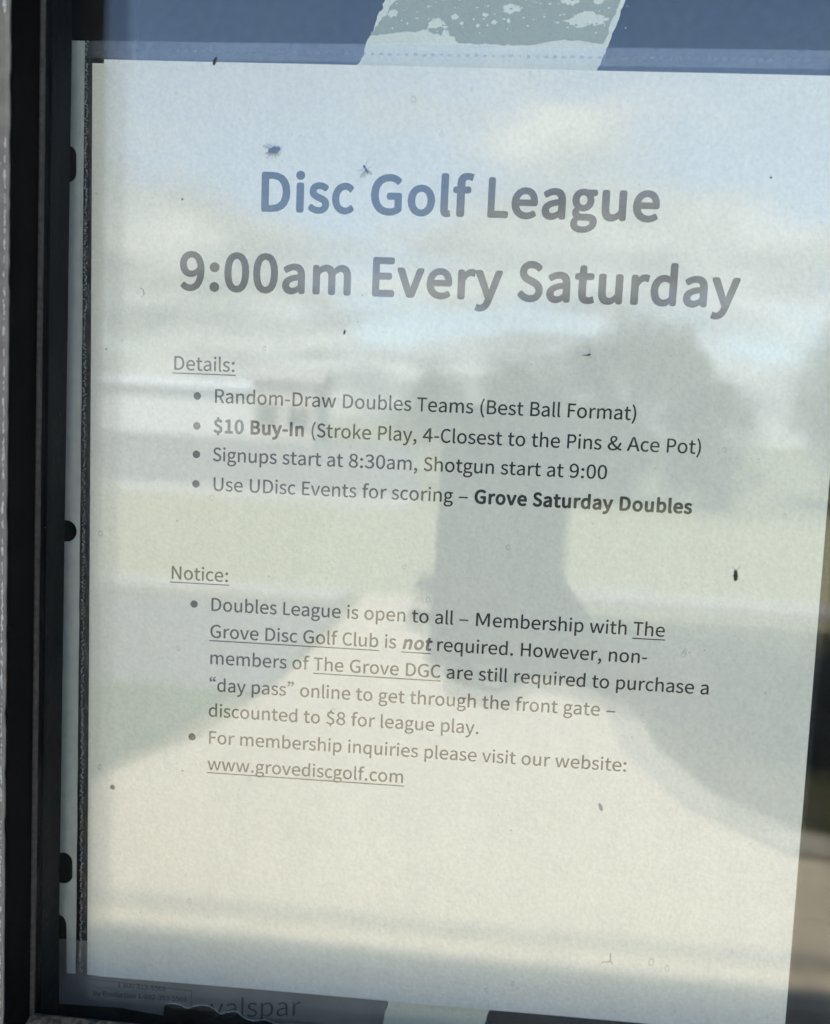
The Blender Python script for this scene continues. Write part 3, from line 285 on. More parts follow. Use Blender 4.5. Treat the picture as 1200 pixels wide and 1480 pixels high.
# stiles and rails: face, black return towards the pane
def stile(x_in, x_out):
    s = 1 if x_out < x_in else -1
    bm = bmesh.new()
    xs = sorted((x_in, x_out))
    box_bm(bm, (xs[0], FO + 0.0012, WZ0 - 0.055), (xs[1], 0.03, WZ1 + 0.055), 0.0)
    o = from_bm('stile', bm, BLACKF, win)
    return o
stile(WX1, WX1 + 0.055)
bm = bmesh.new()
box_bm(bm, (WX0 - 0.055, FO + 0.0012, WZ0 - 0.055), (WX0, -0.0057, WZ1 + 0.055))
box_bm(bm, (WX0 - 0.055, -0.00565, WZ0 - 0.055), (WX0 - 0.014, 0.03, WZ1 + 0.055))   # set back behind the inner pane
from_bm('stile', bm, BLACKF, win)
box('rail', (WX0, FO + 0.0012, WZ1), (WX1, 0.03, WZ1 + 0.055), BLACKF, win)
POC = WZ0 - 0.0125
SF = -0.0285
box('sill', (WX0, SF, WZ0 - 0.055), (WX1, SG - 0.0001, WZ0), BLACKF, win)
box('sill', (WX0, FO + 0.0012, WZ0 - 0.055), (WX1, SF - 0.0002, WZ0 - 0.012), BLACKF, win)
box('glazing_pocket', (WX0, SG, WZ0 - 0.055), (WX1, 0.03, POC), BLACKF, win)
# painted face strips 1.2 mm proud, with a rolled bead and an eaten edge on the side by the notice
def face_strip():
    nz_ = 420; z0, z1 = WZ0 - 0.055, WZ1 + 0.055
    prof = [(-0.055, 0.0), (-0.0125, 0.0), (-0.0118, -0.0006), (-0.0108, -0.0006), (-0.0101, 0.0), (-0.0007, 0.0), (0.0, 0.0006), (0.0, 0.0012)]
    vs, fs = [], []
    for i in range(nz_ + 1):
        z = z0 + (z1 - z0) * i / nz_
        for k, (dxx, dyy) in enumerate(prof):
            e = 0
            if k >= 5:
                e = -0.00025 - 0.0005 * max(0, noise.noise(Vector((3.1, z * 130, 0)))) - 0.00018 * noise.noise(Vector((9, z * 900, 0)))
            vs.append((WX0 + dxx + e, FO + dyy, z))
    K = len(prof)
    for i in range(nz_):
        for k in range(K - 1):
            a = i * K + k; fs.append((a, a + 1, a + K + 1, a + K))
    return py('painted_face', vs, fs, BRONZE, win)
face_strip()
box('painted_face', (WX1 + 0.0006, FO, WZ0 - 0.055), (WX1 + 0.055, FO + 0.0012, WZ1 + 0.055), BRONZE, win)
box('painted_face', (WX0 + 0.0003, FO, WZ0 - 0.055), (WX1, FO + 0.0012, WZ0 - 0.0122), BRONZE, win)
# chips where the paint has gone along the edge
vs, fs = [], []
def flake(c, r, plane):
    n = rnd.randint(5, 7); i0 = len(vs)
    ph = rnd.random() * 6
    for k in range(n):
        a = ph + k * 2 * math.pi / n; q = r * rnd.uniform(0.6, 1.15)
        u, v = math.cos(a) * q * 0.42, math.sin(a) * q * 1.5
        vs.append((c[0] + u, c[1] - 0.00012, c[2] + v) if plane == 0 else (c[0] + 0.00012, c[1] + abs(u) * 0.6, c[2] + v))
    i1 = len(vs); vs.append((c[0], c[1] - 0.0002, c[2]) if plane == 0 else (c[0] + 0.0002, c[1] + r * .2, c[2]))
    for k in range(n): fs.append((i0 + k, i0 + (k + 1) % n, i1))
ztop = pg(0, 20).z
for i in range(520):
    z = WZ0 + rnd.random() * 0.33
    dens = 0.35 + 0.65 * (noise.noise(Vector((1.7, z * 40, 2))) > -0.05)
    if rnd.random() > dens or (z > ztop - 0.012): continue
    r = rnd.uniform(0.00018, 0.0006) * (1.0 if rnd.random() < .9 else 1.8)
    flake((WX0 - 0.0009 + rnd.uniform(-0.00012, 0.00022), FO, z), r, 0)
for k in range(7): flake((WX0 - 0.0014 + rnd.uniform(-.0004, .0004), FO, pg(0, 2.5).z + rnd.uniform(-.0012, .0012)), 0.0007, 0)
for i in range(16): flake((WX0 - rnd.uniform(0.002, 0.009), FO, WZ0 + rnd.random() * 0.3), rnd.uniform(.00012, .0003), 0)
tag(py('paint_chips', vs, fs, CHIP, win), kind='stuff')
# gasket bead round the outer pane, spacer bar between the panes
def bead(name, pts, r, m):
    bm = bmesh.new()
    for a, c in pts:
        a = Vector(a); c = Vector(c); d = (c - a).normalized(); up = Vector((0, 1, 0)); sdv = d.cross(up)
        ns = 160; prev = None
        for i in range(ns + 1):
            p = a.lerp(c, i / ns); rr = r * (1 + 0.16 * noise.noise(p * 700))
            ring = [bm.verts.new(p + (sdv * math.cos(t) + up * math.sin(t)) * rr) for t in [k * math.pi / 4 for k in range(8)]]
            if prev:
                for k in range(8): bm.faces.new((prev[k], prev[(k + 1) % 8], ring[(k + 1) % 8], ring[k]))
            prev = ring
    return from_bm(name, bm, m, win, True)
gx = WX0 + 0.0002
bead('gasket', [((gx, SG - 0.0008, WZ0), (gx, SG - 0.0008, WZ1))], 0.0009, RUBBER)
bead('gasket', [((WX0, SG - 0.0008, WZ0 + 0.0001), (WX1, SG - 0.0008, WZ0 + 0.0001))], 0.0010, RUBBER)
bead('gasket', [((WX1, SG - 0.0008, WZ0), (WX1, SG - 0.0008, WZ1))], 0.0009, RUBBER)
IZ0 = WZ0 - 0.0052
# glazing pocket is lower than the stop, the panes reach down into it
def opening(name, x0, x1, y0, y1, z0, z1, m):
    o_ = box(name, (x0, y0, z0), (x1, y1, z1), m, win); return o_
# spacer: real bars between the panes (perforated desiccant bar look comes from the material)
box('spacer_bar', (WX0 + 0.0001, -0.0163, POC + 0.0002), (WX0 + 0.0009, -0.0057, WZ1), SPACER, win)
box('spacer_bar', (WX0 + 0.0009, -0.0163, POC + 0.0002), (WX1, -0.0057, POC + 0.0022), SPACER, win)
box('spacer_bar', (WX1 - 0.0009, -0.0163, WZ0 + 0.0004), (WX1 - 0.0001, -0.0057, WZ1), SPACER, win)
tag(box('outer_pane', (WX0 + 0.00002, SG, POC + 0.00005), (WX1 - 0.00002, -0.0165, WZ1 - 0.00005), GLASS, win), 'outer pane of the double glazing')
tag(box('inner_pane', (WX0 - 0.0138, -0.0055, POC + 0.00005), (WX1 - 0.00002, -0.0025, WZ1 - 0.00005), GLASS, win), 'inner pane of the double glazing')
# dirt lying on the sill and in the corner
vs, fs = [], []
nx, nd = 150, 10
for i in range(nx + 1):
    for k in range(nd + 1):
        x = WX0 + 0.0002 + 0.30 * i / nx; y = SF + 0.0003 + (SG - 0.0012 - SF - 0.0003) * k / nd
        h = 0.0003 + 0.0006 * (k / nd) ** 2 * 1.6 + 0.0007 * noise.noise(Vector((x * 260, y * 260, 0))) + 0.0004 * noise.noise(Vector((x * 900, y * 900, 4)))
        vs.append((x, y, WZ0 + max(0.00005, h)))
for i in range(nx):
    for k in range(nd):
        a = i * (nd + 1) + k; fs.append((a, a + nd + 1, a + nd + 2, a + 1))
tag(py('sill_dirt', vs, fs, DIRT, win), kind='stuff')

# ------------------------------------------------------------------ the notice
def wave(x, y):      # slight cockle of the sheets, millimetres towards the room
    return 0.10 * math.sin(x / 31.0 + 0.6) * math.sin(y / 47.0) + 0.07 * math.sin(x / 17.0 + y / 61.0)
def sheet(name, corners, d, m, label, cat):
    (x0, y0), (x1, y1), (x2, y2), (x3, y3) = corners   # TL TR BR BL
    nx, ny = 44, 56; vs, fs = [], []
    for j in range(ny + 1):
        for i in range(nx + 1):
            u, v = i / nx, j / ny
            x = (x0 * (1 - u) + x1 * u) * (1 - v) + (x3 * (1 - u) + x2 * u) * v
            y = (y0 * (1 - u) + y1 * u) * (1 - v) + (y3 * (1 - u) + y2 * u) * v
            vs.append(pg(x, y, d + wave(x, y)))
    for j in range(ny):
        for i in range(nx):
            a = j * (nx + 1) + i; fs.append((a, a + nx + 1, a + nx + 2, a + 1))
    n = len(vs)
    vs += [v + Vector((0, 0.00009, 0)) for v in vs]          # 0.09 mm of paper
    fs += [tuple(n + k for k in reversed(f)) for f in fs]
    rim = [i for i in range(nx + 1)] + [(j + 1) * (nx + 1) - 1 for j in range(1, ny + 1)] + [ny * (nx + 1) + i for i in range(nx - 1, -1, -1)] + [j * (nx + 1) for j in range(ny - 1, 0, -1)]
    for q in range(len(rim)):
        a, b_ = rim[q], rim[(q + 1) % len(rim)]; fs.append((a, b_, b_ + n, a + n))
    o = py(name, vs, fs, m, None, False)
    return tag(o, label, cat)
notice = sheet('notice_sheet', [(3.1, 0.3), (213.2, 1.8), (216.7, 279.8), (1.6, 280.2)], -0.45, PAPER,
               'white printed disc golf league notice in the clear sleeve', 'notice')
sheet('backing_sheet', [(-0.5, 1.2), (209.0, 2.8), (212.8, 280.6), (-1.8, 280.3)], -0.05, PAPER,
      'blank white sheet behind the printed notice, a little further left', 'paper')

GLY = json.loads(GLYPHS)
GLY = {k: [[tuple(map(int, p.split(','))) for p in c.split(' ')] for c in v.split('|')] for k, v in GLY.items()}
ADV_R = dict(zip(' abcdefghijklmnopqrstuvwxyz', [463,981,1076,866,1076,1019,625,964,1076,470,490,931,470,1636,1076,1080,1076,1076,714,801,686,1076,925,1464,887,927,809]))
ADV_R.update(dict(A=1185,B=1114,C=1092,D=1260,E=1000,F=941,G=1292,H=1276,I=516,J=653,L=861,M=1751,N=1322,P=1058,R=1112,S=941,T=998,U=1314,W=1822))
for d_ in '0123456789': ADV_R[d_] = 1038
ADV_R.update({'.': 517, ',': 511, ':': 548, '-': 627, '–': 1024, '(': 621, ')': 621, '&': 1397, '$': 1038, '“': 820, '”': 820})
ADV_B = dict(ADV_R); ADV_B.update(dict(zip(' abcdefghilmnoprstuvwy', [463,1012,1100,856,1100,1030,648,971,1100,503,503,1666,1100,1101,1100,727,818,710,1100,969,1526,970])))
ADV_B.update(dict(B=1147, D=1290, E=1000, G=1305, I=546, L=866, S=968)); ADV_B[':'] = 565
def area(c): return sum(c[i - 1][0] * c[i][1] - c[i][0] * c[i - 1][1] for i in range(len(c))) / 2
def fatten(c, d, sign):
    r = []
    n = len(c)
    for i in range(n):
        p, q, s = c[i - 1], c[i], c[(i + 1) % n]
        e1 = Vector((q[0] - p[0], q[1] - p[1])); e2 = Vector((s[0] - q[0], s[1] - q[1]))
        if e1.length < 1e-6 or e2.length < 1e-6: r.append(q); continue
        e1.normalize(); e2.normalize()
        n1_ = Vector((e1.y, -e1.x)); n2_ = Vector((e2.y, -e2.x)); m_ = n1_ + n2_
        if m_.length < .3: m_ = n1_
        m_ = m_.normalized() * (1.0 / max(0.6, m_.normalized().dot(n1_)))
        r.append((q[0] + m_.x * d * sign, q[1] + m_.y * d * sign))
    return r
GCACHE = {}
def glyph(ch, bold, ital, fat):
    key = (ch, bold, ital, fat)
    if key not in GCACHE:
        a_r = ADV_R[ch] / 2048; a = (ADV_B if bold else ADV_R)[ch] / 2048
        g = GLY[ch]; outer = max(g, key=lambda c: abs(area(c))); sg = 1 if area(outer) > 0 else -1
        w_ = a_r * 1000; cs = []
        for c in g:
            f = fatten(c, fat, sg); k = a * 1000 / w_; marg = 0.93 if bold else 1.0; pts = []
            for (px_, py_) in f:
                x2 = ((px_ - w_ / 2) * marg * k + a * 500) / 1000; y2 = py_ / 1000
                if bold: y2 = (y2 - 0.31) * 0.965 + 0.31
                if ital: x2 += y2 * 0.19
                pts.append((x2, y2))
            cs.append(pts)
        GCACHE[key] = triangulate(cs)
    return GCACHE[key]
def layout(text, em, x0, y0, slope=0.0, fat_r=9.0, fat_b=23.0):
    """* bold, ~ italic, _ underline; gives triangulated pieces in page millimetres"""
    x = 0.0; bold = ital = und = False; parts = []; us = None
    F = lambda pts, ox: [(x0 + (px_ + ox) * em, y0 - py_ * em + slope * (px_ + ox) * em) for px_, py_ in pts]
    for ch in text:
        if ch in '*~_':
            if ch == '*': bold = not bold
            elif ch == '~': ital = not ital
            else:
                und = not und
                if und: us = x
                else:
                    t_ = 0.027; parts.append((F([(us, -0.155 + t_), (x, -0.155 + t_), (x, -0.155 - t_), (us, -0.155 - t_)], 0), [(0, 1, 2), (0, 2, 3)]))
            continue
        if ch != ' ':
            pts, tris = glyph(ch, bold, ital, fat_b if bold else fat_r)
            parts.append((F(pts, x), tris))
        x += (ADV_B if bold else ADV_R)[ch] / 2048
    return parts
LINES = [("*Disc Golf League*", 16.75, 48.15, 41.0), ("*9:00am Every Saturday*", 16.75, 25.42, 63.77),
 ("_Details:_", 6.242, 24.08, 86.98), ("Random-Draw Doubles Teams (Best Ball Format)", 6.242, 36.5, 96.15),
 ("*$10 Buy-In* (Stroke Play, 4-Closest to the Pins & Ace Pot)", 6.242, 36.5, 104.93),
 ("Signups start at 8:30am, Shotgun start at 9:00", 6.242, 36.5, 113.35),
 ("Use UDisc Events for scoring – *Grove Saturday Doubles*", 6.242, 36.5, 122.16),
 ("_Notice:_", 6.242, 24.08, 149.56), ("Doubles League is open to all – Membership with _The_", 6.242, 36.5, 158.64),
 ("_Grove Disc Golf Club_ is _*~not~*_ required. However, non-", 6.242, 36.5, 166.93),
 ("members of _The Grove DGC_ are still required to purchase a", 6.242, 36.5, 175.16),
 ("“day pass” online to get through the front gate –", 6.242, 36.5, 183.66),
 ("discounted to $8 for league play.", 6.242, 36.5, 191.72),
 ("For membership inquiries please visit our website:", 6.242, 36.5, 200.3),
 ("_www.grovediscgolf.com_", 6.242, 36.5, 208.69)]
for t_, em, x0, y0 in LINES:
    cs = layout(t_, em, x0, y0, 0.0, 9.0, 27.0 if em > 10 else 34.0)
    o = mesh_flat(cs, lambda x, y: pg(x, y, -0.50 + wave(x, y)), 'printed_line', INK, notice)
    o['label'] = 'printed line reading ' + ''.join(c for c in t_ if c not in '*~_').replace('“', '').replace('”', '')
for i in (3, 4, 5, 6, 8, 13):
    yc = LINES[i][3] - 1.75; xc = 36.5 - 4.85
    fill2d([[(xc + 1.14 * math.cos(a * math.pi / 12), yc + 1.14 * math.sin(a * math.pi / 12)) for a in range(24)]],
           lambda x, y: pg(x, y, -0.50 + wave(x, y)), 'bullet', INK, notice)

# ------------------------------------------------------------------ the clear sleeve
slv = empty('sheet_protector', pg(105, 281, 0)); tag(slv, 'clear plastic ring binder sleeve holding the notice, punched strip at its left', 'sheet protector')
def film(name, d, x0, y0, x1, y1, m):
    nx, ny = 24, 30; vs = []; fs = []
    for j in range(ny + 1):
        for i in range(nx + 1):
            x = x0 + (x1 - x0) * i / nx; y = y0 + (y1 - y0) * j / ny
            vs.append(pg(x, y, d + wave(x, y)))
    for j in range(ny):
        for i in range(nx):
            a = j * (nx + 1) + i; fs.append((a, a + nx + 1, a + nx + 2, a + 1))
    return py(name, vs, fs, m, slv, True)
film('front_film', -0.95, -0.9, -4.7, 217.0, 280.9, FILM)
film('back_film', 0.45, -0.9, -4.7, 217.0, 280.9, FILM)
# punched strip
def obround(xc, y0, y1, r, n=10):
    return [(xc + r * math.cos(a), y0 + r - r * math.sin(a)) for a in [k * math.pi / n for k in range(n + 1)]] + \
           [(xc + r * math.cos(a), y1 - r - r * math.sin(a)) for a in [math.pi + k * math.pi / n for k in range(n + 1)]]
STRIP = simple('frosted grey strip', (0.46, 0.47, 0.42), 0.5, 0.4, 0.5, 300, 0.12, bdist=0.0001)
rg = []
for k in range(60):
    y = 14.5 + (262 - 14.5) * k / 59; rg.append((-12.5, y))
outer = [(-6.4, -4.6), (-2.4, -4.6)] + [(-2.45 - 3.0 * (k / 40) + 0.09 * rnd.uniform(-1, 1), -4.6 + 284.6 * k / 40) for k in range(1, 41)]
outer += [(-8.35, 280.0), (-8.4, 263.5)] + [(-8.5 - 1.0 * math.sin(t) * 1.2, 262.2 - 1.6 * math.sin(t * .9)) for t in (0.3, 0.8, 1.3)] + [(-11.5, 260.0), (-12.5, 258), (-12.5, 16.0), (-8.6, 15.6), (-7.2, 14.6), (-6.5, 13.0)]
holes = [obround(-7.6, 24.2, 34.5, 2.6), obround(-8.2, 133.3, 139.9, 3.25), obround(-9.4, 239.3, 249.7, 3.0)]
fill2d([outer] + holes, lambda x, y: pg(x, y, -0.6), 'punched_strip', STRIP, slv, 0.12)
# textured weld between strip and pocket: film plus pressed lozenges
film('weld_seam', -0.75, -3.9, -4.6, -0.4, 280.4, SEAM)
film('weld_seam', -0.78, -0.4, -4.6, 216.9, 0.2, TOPSEAM)
WELD = simple('pressed plastic', (0.34, 0.35, 0.34), 0.3, 0.6, 0.6, 600, 0.6, bdist=0.0002)
def lozenge(vs, fs, x, y, a, b_, d, h, ang=0.0):
    i0 = len(vs); n = 6
    for k in range(n):
        t = k * 2 * math.pi / n; u, v = a * math.cos(t), b_ * math.sin(t)
        vs.append(pg(x + u * math.cos(ang) - v * math.sin(ang), y + u * math.sin(ang) + v * math.cos(ang), d))
    for k in range(n):
        t = k * 2 * math.pi / n; u, v = a * .55 * math.cos(t), b_ * .55 * math.sin(t)
        vs.append(pg(x + u * math.cos(ang) - v * math.sin(ang), y + u * math.sin(ang) + v * math.cos(ang), d - h))
    for k in range(n): fs.append((i0 + k, i0 + (k + 1) % n, i0 + n + (k + 1) % n, i0 + n + k))
    fs.append(tuple(i0 + n + k for k in range(n)))
vs, fs = [], []
for k in range(460):
    y = -4.2 + 284 * k / 460 + rnd.uniform(-.2, .2)
    f = (y + 4.2) / 284
    lozenge(vs, fs, -1.75 - 1.9 * f + rnd.uniform(-.35, .35), y, 0.42, 0.2, -0.80, 0.2, rnd.uniform(-1.4, 1.4))
tag(py('weld_pattern', vs, fs, WELD, slv), kind='stuff')
WELD2, nn, ll, o_ = mat('pressed clear plastic')
tr = nn('ShaderNodeBsdfTransparent'); df = nn('ShaderNodeBsdfPrincipled'); df.inputs['Base Color'].default_value = (0.10, 0.11, 0.14, 1); df.inputs['Roughness'].default_value = 0.25
nz = nn('ShaderNodeTexNoise'); nz.inputs['Scale'].default_value = 260; tcn = nn('ShaderNodeTexCoord'); ll(tcn.outputs['Object'], nz.inputs['Vector'])
mi = nn('ShaderNodeMixShader'); ll(val(nn, 'MULTIPLY', nz.outputs['Fac'], 0.55, ll), mi.inputs[0]); ll(tr.outputs[0], mi.inputs[1]); ll(df.outputs[0], mi.inputs[2]); ll(mi.outputs[0], o_.inputs['Surface'])
vs, fs = [], []
x = 1.0
while x < 219:
    if rnd.random() > 0.07:
        lozenge(vs, fs, x, -1.9 + rnd.uniform(-.1, .1), rnd.uniform(.6, .8), rnd.uniform(.4, .52), -1.05, 0.10, rnd.uniform(-.15, .15))
    x += 2.4
tag(py('top_weld_pattern', vs, fs, WELD2, slv), kind='stuff')

# ------------------------------------------------------------------ scraps behind the notice
def jag(p0, p1, n, amp, seed):
    r = random.Random(seed); out_ = []
    dx_, dy_ = p1[0] - p0[0], p1[1] - p0[1]; l = math.hypot(dx_, dy_); nx_, ny_ = -dy_ / l, dx_ / l
    for k in range(n):
        t = k / n; a = amp * (r.uniform(-1, 1) * .6 + .8 * noise.noise(Vector((t * n * .25, seed, 0))))
        if k == 0: a = 0
        out_.append((p0[0] + dx_ * t + nx_ * a, p0[1] + dy_ * t + ny_ * a))
    return out_
CREAM = paper_mat('torn cream paper', (0.76, 0.75, 0.60), 0.12)
GREYG = paper_mat('grey green printed face', (0.35, 0.37, 0.26), 0.08)
MANILA = paper_mat('torn manila paper', (0.88, 0.78, 0.52), 0.04)
outl = jag((90.5, -30), (82.7, -16.6), 8, .5, 1) + jag((82.7, -16.6), (75.6, 1.0), 26, .55, 2) + [(72.0, 12), (140.5, 12)] + jag((140.9, 6.0), (151.2, -24), 30, .35, 3) + [(152, -30)]
sc1 = fill2d([outl], lambda x, y: pg(x, y, 0.95), 'torn_poster_remnant', CREAM, None, 0.16)
tag(sc1, 'torn strip of old pale poster with a flaking grey green face, above the notice', 'torn paper')
face = [(93.5, -30)] + jag((90.0, -22), (84.9, -16.0), 8, .8, 5) + jag((84.9, -16.0), (79.2, -7.6), 12, .8, 6) + jag((79.2, -7.6), (92, -9.0), 14, .35, 7) + \
       jag((92, -9.0), (99, -10.2), 8, .35, 8) + jag((99, -10.2), (104, -5.9), 6, .8, 9) + jag((104, -5.9), (123, -5.6), 18, .4, 10) + jag((123, -5.6), (133, -7.3), 9, .35, 11) + \
       jag((133, -7.3), (143.6, -6.3), 10, .35, 12) + jag((143.6, -6.3), (149.5, -22), 16, .5, 13) + [(150.5, -30)]
isl = []
r_ = random.Random(31)
def blob(xc, yc, a, b_, n=22, sd=1):
    n = 64 if n > 12 else 14
    return [(xc + a * math.cos(t) * (1 + .5 * noise.noise(Vector((math.cos(t) * 2.1, math.sin(t) * 2.1, sd))) + .35 * noise.noise(Vector((math.cos(t) * 7, math.sin(t) * 7, sd)))), yc + b_ * math.sin(t) * (1 + .6 * noise.noise(Vector((math.cos(t) * 2.6, math.sin(t) * 2.6, sd + 7))) + .4 * noise.noise(Vector((math.cos(t) * 7, math.sin(t) * 7, sd + 3))))) for t in [k * 2 * math.pi / n for k in range(n)]]
for i, (xc, yc, a, b_) in enumerate([(97.8, -10.4, 2.6, 1.9), (88, -18.5, 3.4, 1.6), (139.0, -12.5, 5.2, 1.8), (134, -17.3, 2.6, 1.0), (118, -15.2, 2.6, 1.1), (142, -17.8, 1.8, 1.2), (102.5, -12.8, 1.0, .7), (111, -13.5, .9, .5), (113.5, -11.6, .8, .5), (104.6, -11.2, .6, .4), (85.2, -13.6, 1.3, 1.1), (109, -10.6, .5, .5), (117.4, -12.0, .45, .6)]):
    isl.append(blob(xc, yc, a, b_, 24, i * 3.3))
for k in range(70):
    isl.append(blob(84 + 66 * r_.random() ** .9, -8.6 - 9.5 * r_.random(), r_.uniform(.12, .5), r_.uniform(.08, .3), 12, k * 1.7))
fill2d([face] + isl, lambda x, y: pg(x, y, 0.90), 'printed_face', GREYG, sc1, 0.03)
outl = jag((96.9, 270), (94.0, 290), 22, .35, 15) + jag((94.0, 290), (121, 296), 14, .6, 16) + jag((124.0, 291.5), (131.3, 270), 20, .3, 17)
sc2 = fill2d([outl], lambda x, y: pg(x, y, 0.95), 'torn_manila_strip', MANILA, None, 0.16)
tag(sc2, 'torn cream strip hanging below the lower edge of the notice', 'torn paper')

# dark grey printed plastic below the notice
PLAS = simple('dark grey plastic wrap', (0.26, 0.235, 0.19), 0.4, 0.4, 0.3, 60, 0.25, bdist=0.0006)
PRT = simple('dark print on plastic', (0.016, 0.018, 0.022), 0.5, 0.3)
tear = [(-12, 292.5), (8, 292.0), (22.8, 293.4)] + [(23.2, 289.6), (25.6, 288.8), (28.4, 289.1), (30.6, 290.0), (33.2, 289.0), (36.2, 288.5), (39.2, 289.2), (41.5, 290.9), (44.2, 290.0), (46.8, 289.7), (49.5, 291.6), (52.6, 292.3), (56, 291.6), (60.5, 292.8), (66, 292.4), (72, 294.2), (80, 294), (95, 296)]
outl = [(-12, 270), (95.3, 270)] + tear[::-1]
pw = fill2d([outl], lambda x, y: pg(x, y, 1.5), 'plastic_wrapper', PLAS, None, 0.1)
tag(pw, 'dark grey printed plastic wrapper with a torn wavy edge below the notice', 'wrapper')
RIM = simple('torn whitened edge', (0.7, 0.66, 0.58), 0.6, 0.3, 0.6, 700, 0.6)
vs, fs = [], []
sm = []
tp = tear[2:]
for i in range(len(tp) - 1):
    for k in range(6):
        t = k / 6; p0 = tp[max(i - 1, 0)]; p1 = tp[i]; p2 = tp[i + 1]; p3 = tp[min(i + 2, len(tp) - 1)]
        f = lambda a, b1, c, d: 0.5 * (2 * b1 + (c - a) * t + (2 * a - 5 * b1 + 4 * c - d) * t * t + (3 * b1 - a - 3 * c + d) * t ** 3)
        sm.append((f(p0[0], p1[0], p2[0], p3[0]), f(p0[1], p1[1], p2[1], p3[1])))
for i, (x, y) in enumerate(sm):
    w_ = 0.16 + 0.1 * noise.noise(Vector((x * 1.3, y, 0)))
    vs += [pg(x, y - w_, 1.42), pg(x, y, 1.2), pg(x, y + w_, 1.42)]
    if i: a = (i - 1) * 3; fs += [(a, a + 3, a + 4, a + 1), (a + 1, a + 4, a + 5, a + 2)]
py('torn_edge', vs, fs, RIM, pw)
mesh_flat(layout('valspar', 10.2, 38.0, 292.6, -0.115, -4.0), lambda x, y: pg(x, y, 1.46), 'printed_word', PRT, pw)
mesh_flat(layout('1 800 313-5569', 2.55, 7.4, 284.9, -0.0), lambda x, y: pg(x, y, 1.46), 'printed_number', PRT, pw)
mesh_flat(layout('by Production 1-892-353-5569', 2.5, -0.5, 288.5, -0.02), lambda x, y: pg(x, y, 1.46), 'printed_number', PRT, pw)
fill2d([[(-2, 282.9), (32, 283.9), (32, 284.05), (-2, 283.05)], [(31.85, 284.06), (32, 284.06), (32.1, 289.5), (31.95, 289.5)]], lambda x, y: pg(x, y, 1.46), 'printed_box', PRT, pw)
# ------------------------------------------------------------------ insects and grime on the outer pane
FLYM = simple('fly body', (0.035, 0.035, 0.045), 0.5, 0.4, 0.3, 900, 0.4)
WINGM, nn, ll, o_ = mat('insect wing')
tr = nn('ShaderNodeBsdfTransparent'); df = nn('ShaderNodeBsdfDiffuse'); df.inputs[0].default_value = (0.12, 0.12, 0.13, 1)
mi = nn('ShaderNodeMixShader'); mi.inputs[0].default_value = 0.42; ll(tr.outputs[0], mi.inputs[1]); ll(df.outputs[0], mi.inputs[2]); ll(mi.outputs[0], o_.inputs['Surface'])
BEETM = simple('dark olive pupa', (0.02, 0.024, 0.01), 0.5, 0.4, 0.4, 900, 0.4)
SPECK = simple('brown grime', (0.10, 0.085, 0.06), 0.9, 0.2)
GD = -19.7
def ell(bm, c, rx, ry, rz, ang=0):
    m_ = Matrix.Translation(c) @ Matrix.Rotation(ang, 4, 'Y') @ Matrix.Diagonal((rx, ry, rz, 1))
    bmesh.ops.create_uvsphere(bm, u_segments=14, v_segments=9, radius=1.0, matrix=m_)
def tube(bm, pts, r0, r1, n=5):
    prev = None; K = len(pts)
    for i, p in enumerate(pts):
        d = (pts[min(i + 1, K - 1)] - pts[max(i - 1, 0)]).normalized()
        u = d.orthogonal().normalized(); v = d.cross(u); r = r0 + (r1 - r0) * i / (K - 1)
        ring = [bm.verts.new(p + (u * math.cos(k * 2 * math.pi / n) + v * math.sin(k * 2 * math.pi / n)) * r) for k in range(n)]
        if prev:
            for k in range(n): bm.faces.new((prev[k], prev[(k + 1) % n], ring[(k + 1) % n], ring[k]))
        prev = ring
def insect(x, y, s, ang, label, wings, legs, body, GD=-1.2):
    """s: body length in mm, ang: heading in the pane (0 = to the right)"""
    base = pg(x, y, GD); root = empty('insect', base); tag(root, label, 'insect')
    c, sn = math.cos(ang), math.sin(ang)
    def P(u, v, h=0.0): return base + Vector(((u * c - v * sn) * s / 1000, -h * s / 2000, (u * sn + v * c) * s / 1000))
    bm = bmesh.new()
    for (u, v, a, b_) in body:
        m_ = Matrix.Translation(P(u, v, .16)) @ Matrix.Rotation(-ang, 4, 'Y') @ Matrix.Diagonal((a * s / 1000, .11 * s / 1000, b_ * s / 1000, 1))
        bmesh.ops.create_uvsphere(bm, u_segments=14, v_segments=9, radius=1.0, matrix=m_)
    from_bm('body', bm, FLYM if wings is not None else BEETM, root, True)
    for w_ in wings or []:
        (u0, v0), (u1, v1), wd = w_
        vs_, n = [], 14
        d = Vector((u1 - u0, v1 - v0)); q = Vector((-d.y, d.x)).normalized()
        for k in range(n):
            t = k * 2 * math.pi / n; a = .5 - .5 * math.cos(t); b2 = math.sin(t) * wd * (0.55 + .6 * a)
            vs_.append(P(u0 + d.x * a + q.x * b2, v0 + d.y * a + q.y * b2, .1 + .12 * a))
        py('wing', vs_, [tuple(range(n))], WINGM, root)
    for l in legs:
        bm = bmesh.new(); tube(bm, [P(*p) for p in l], s * 2.6e-5, s * 1.1e-5); from_bm('leg', bm, FLYM if wings is not None else BEETM, root)
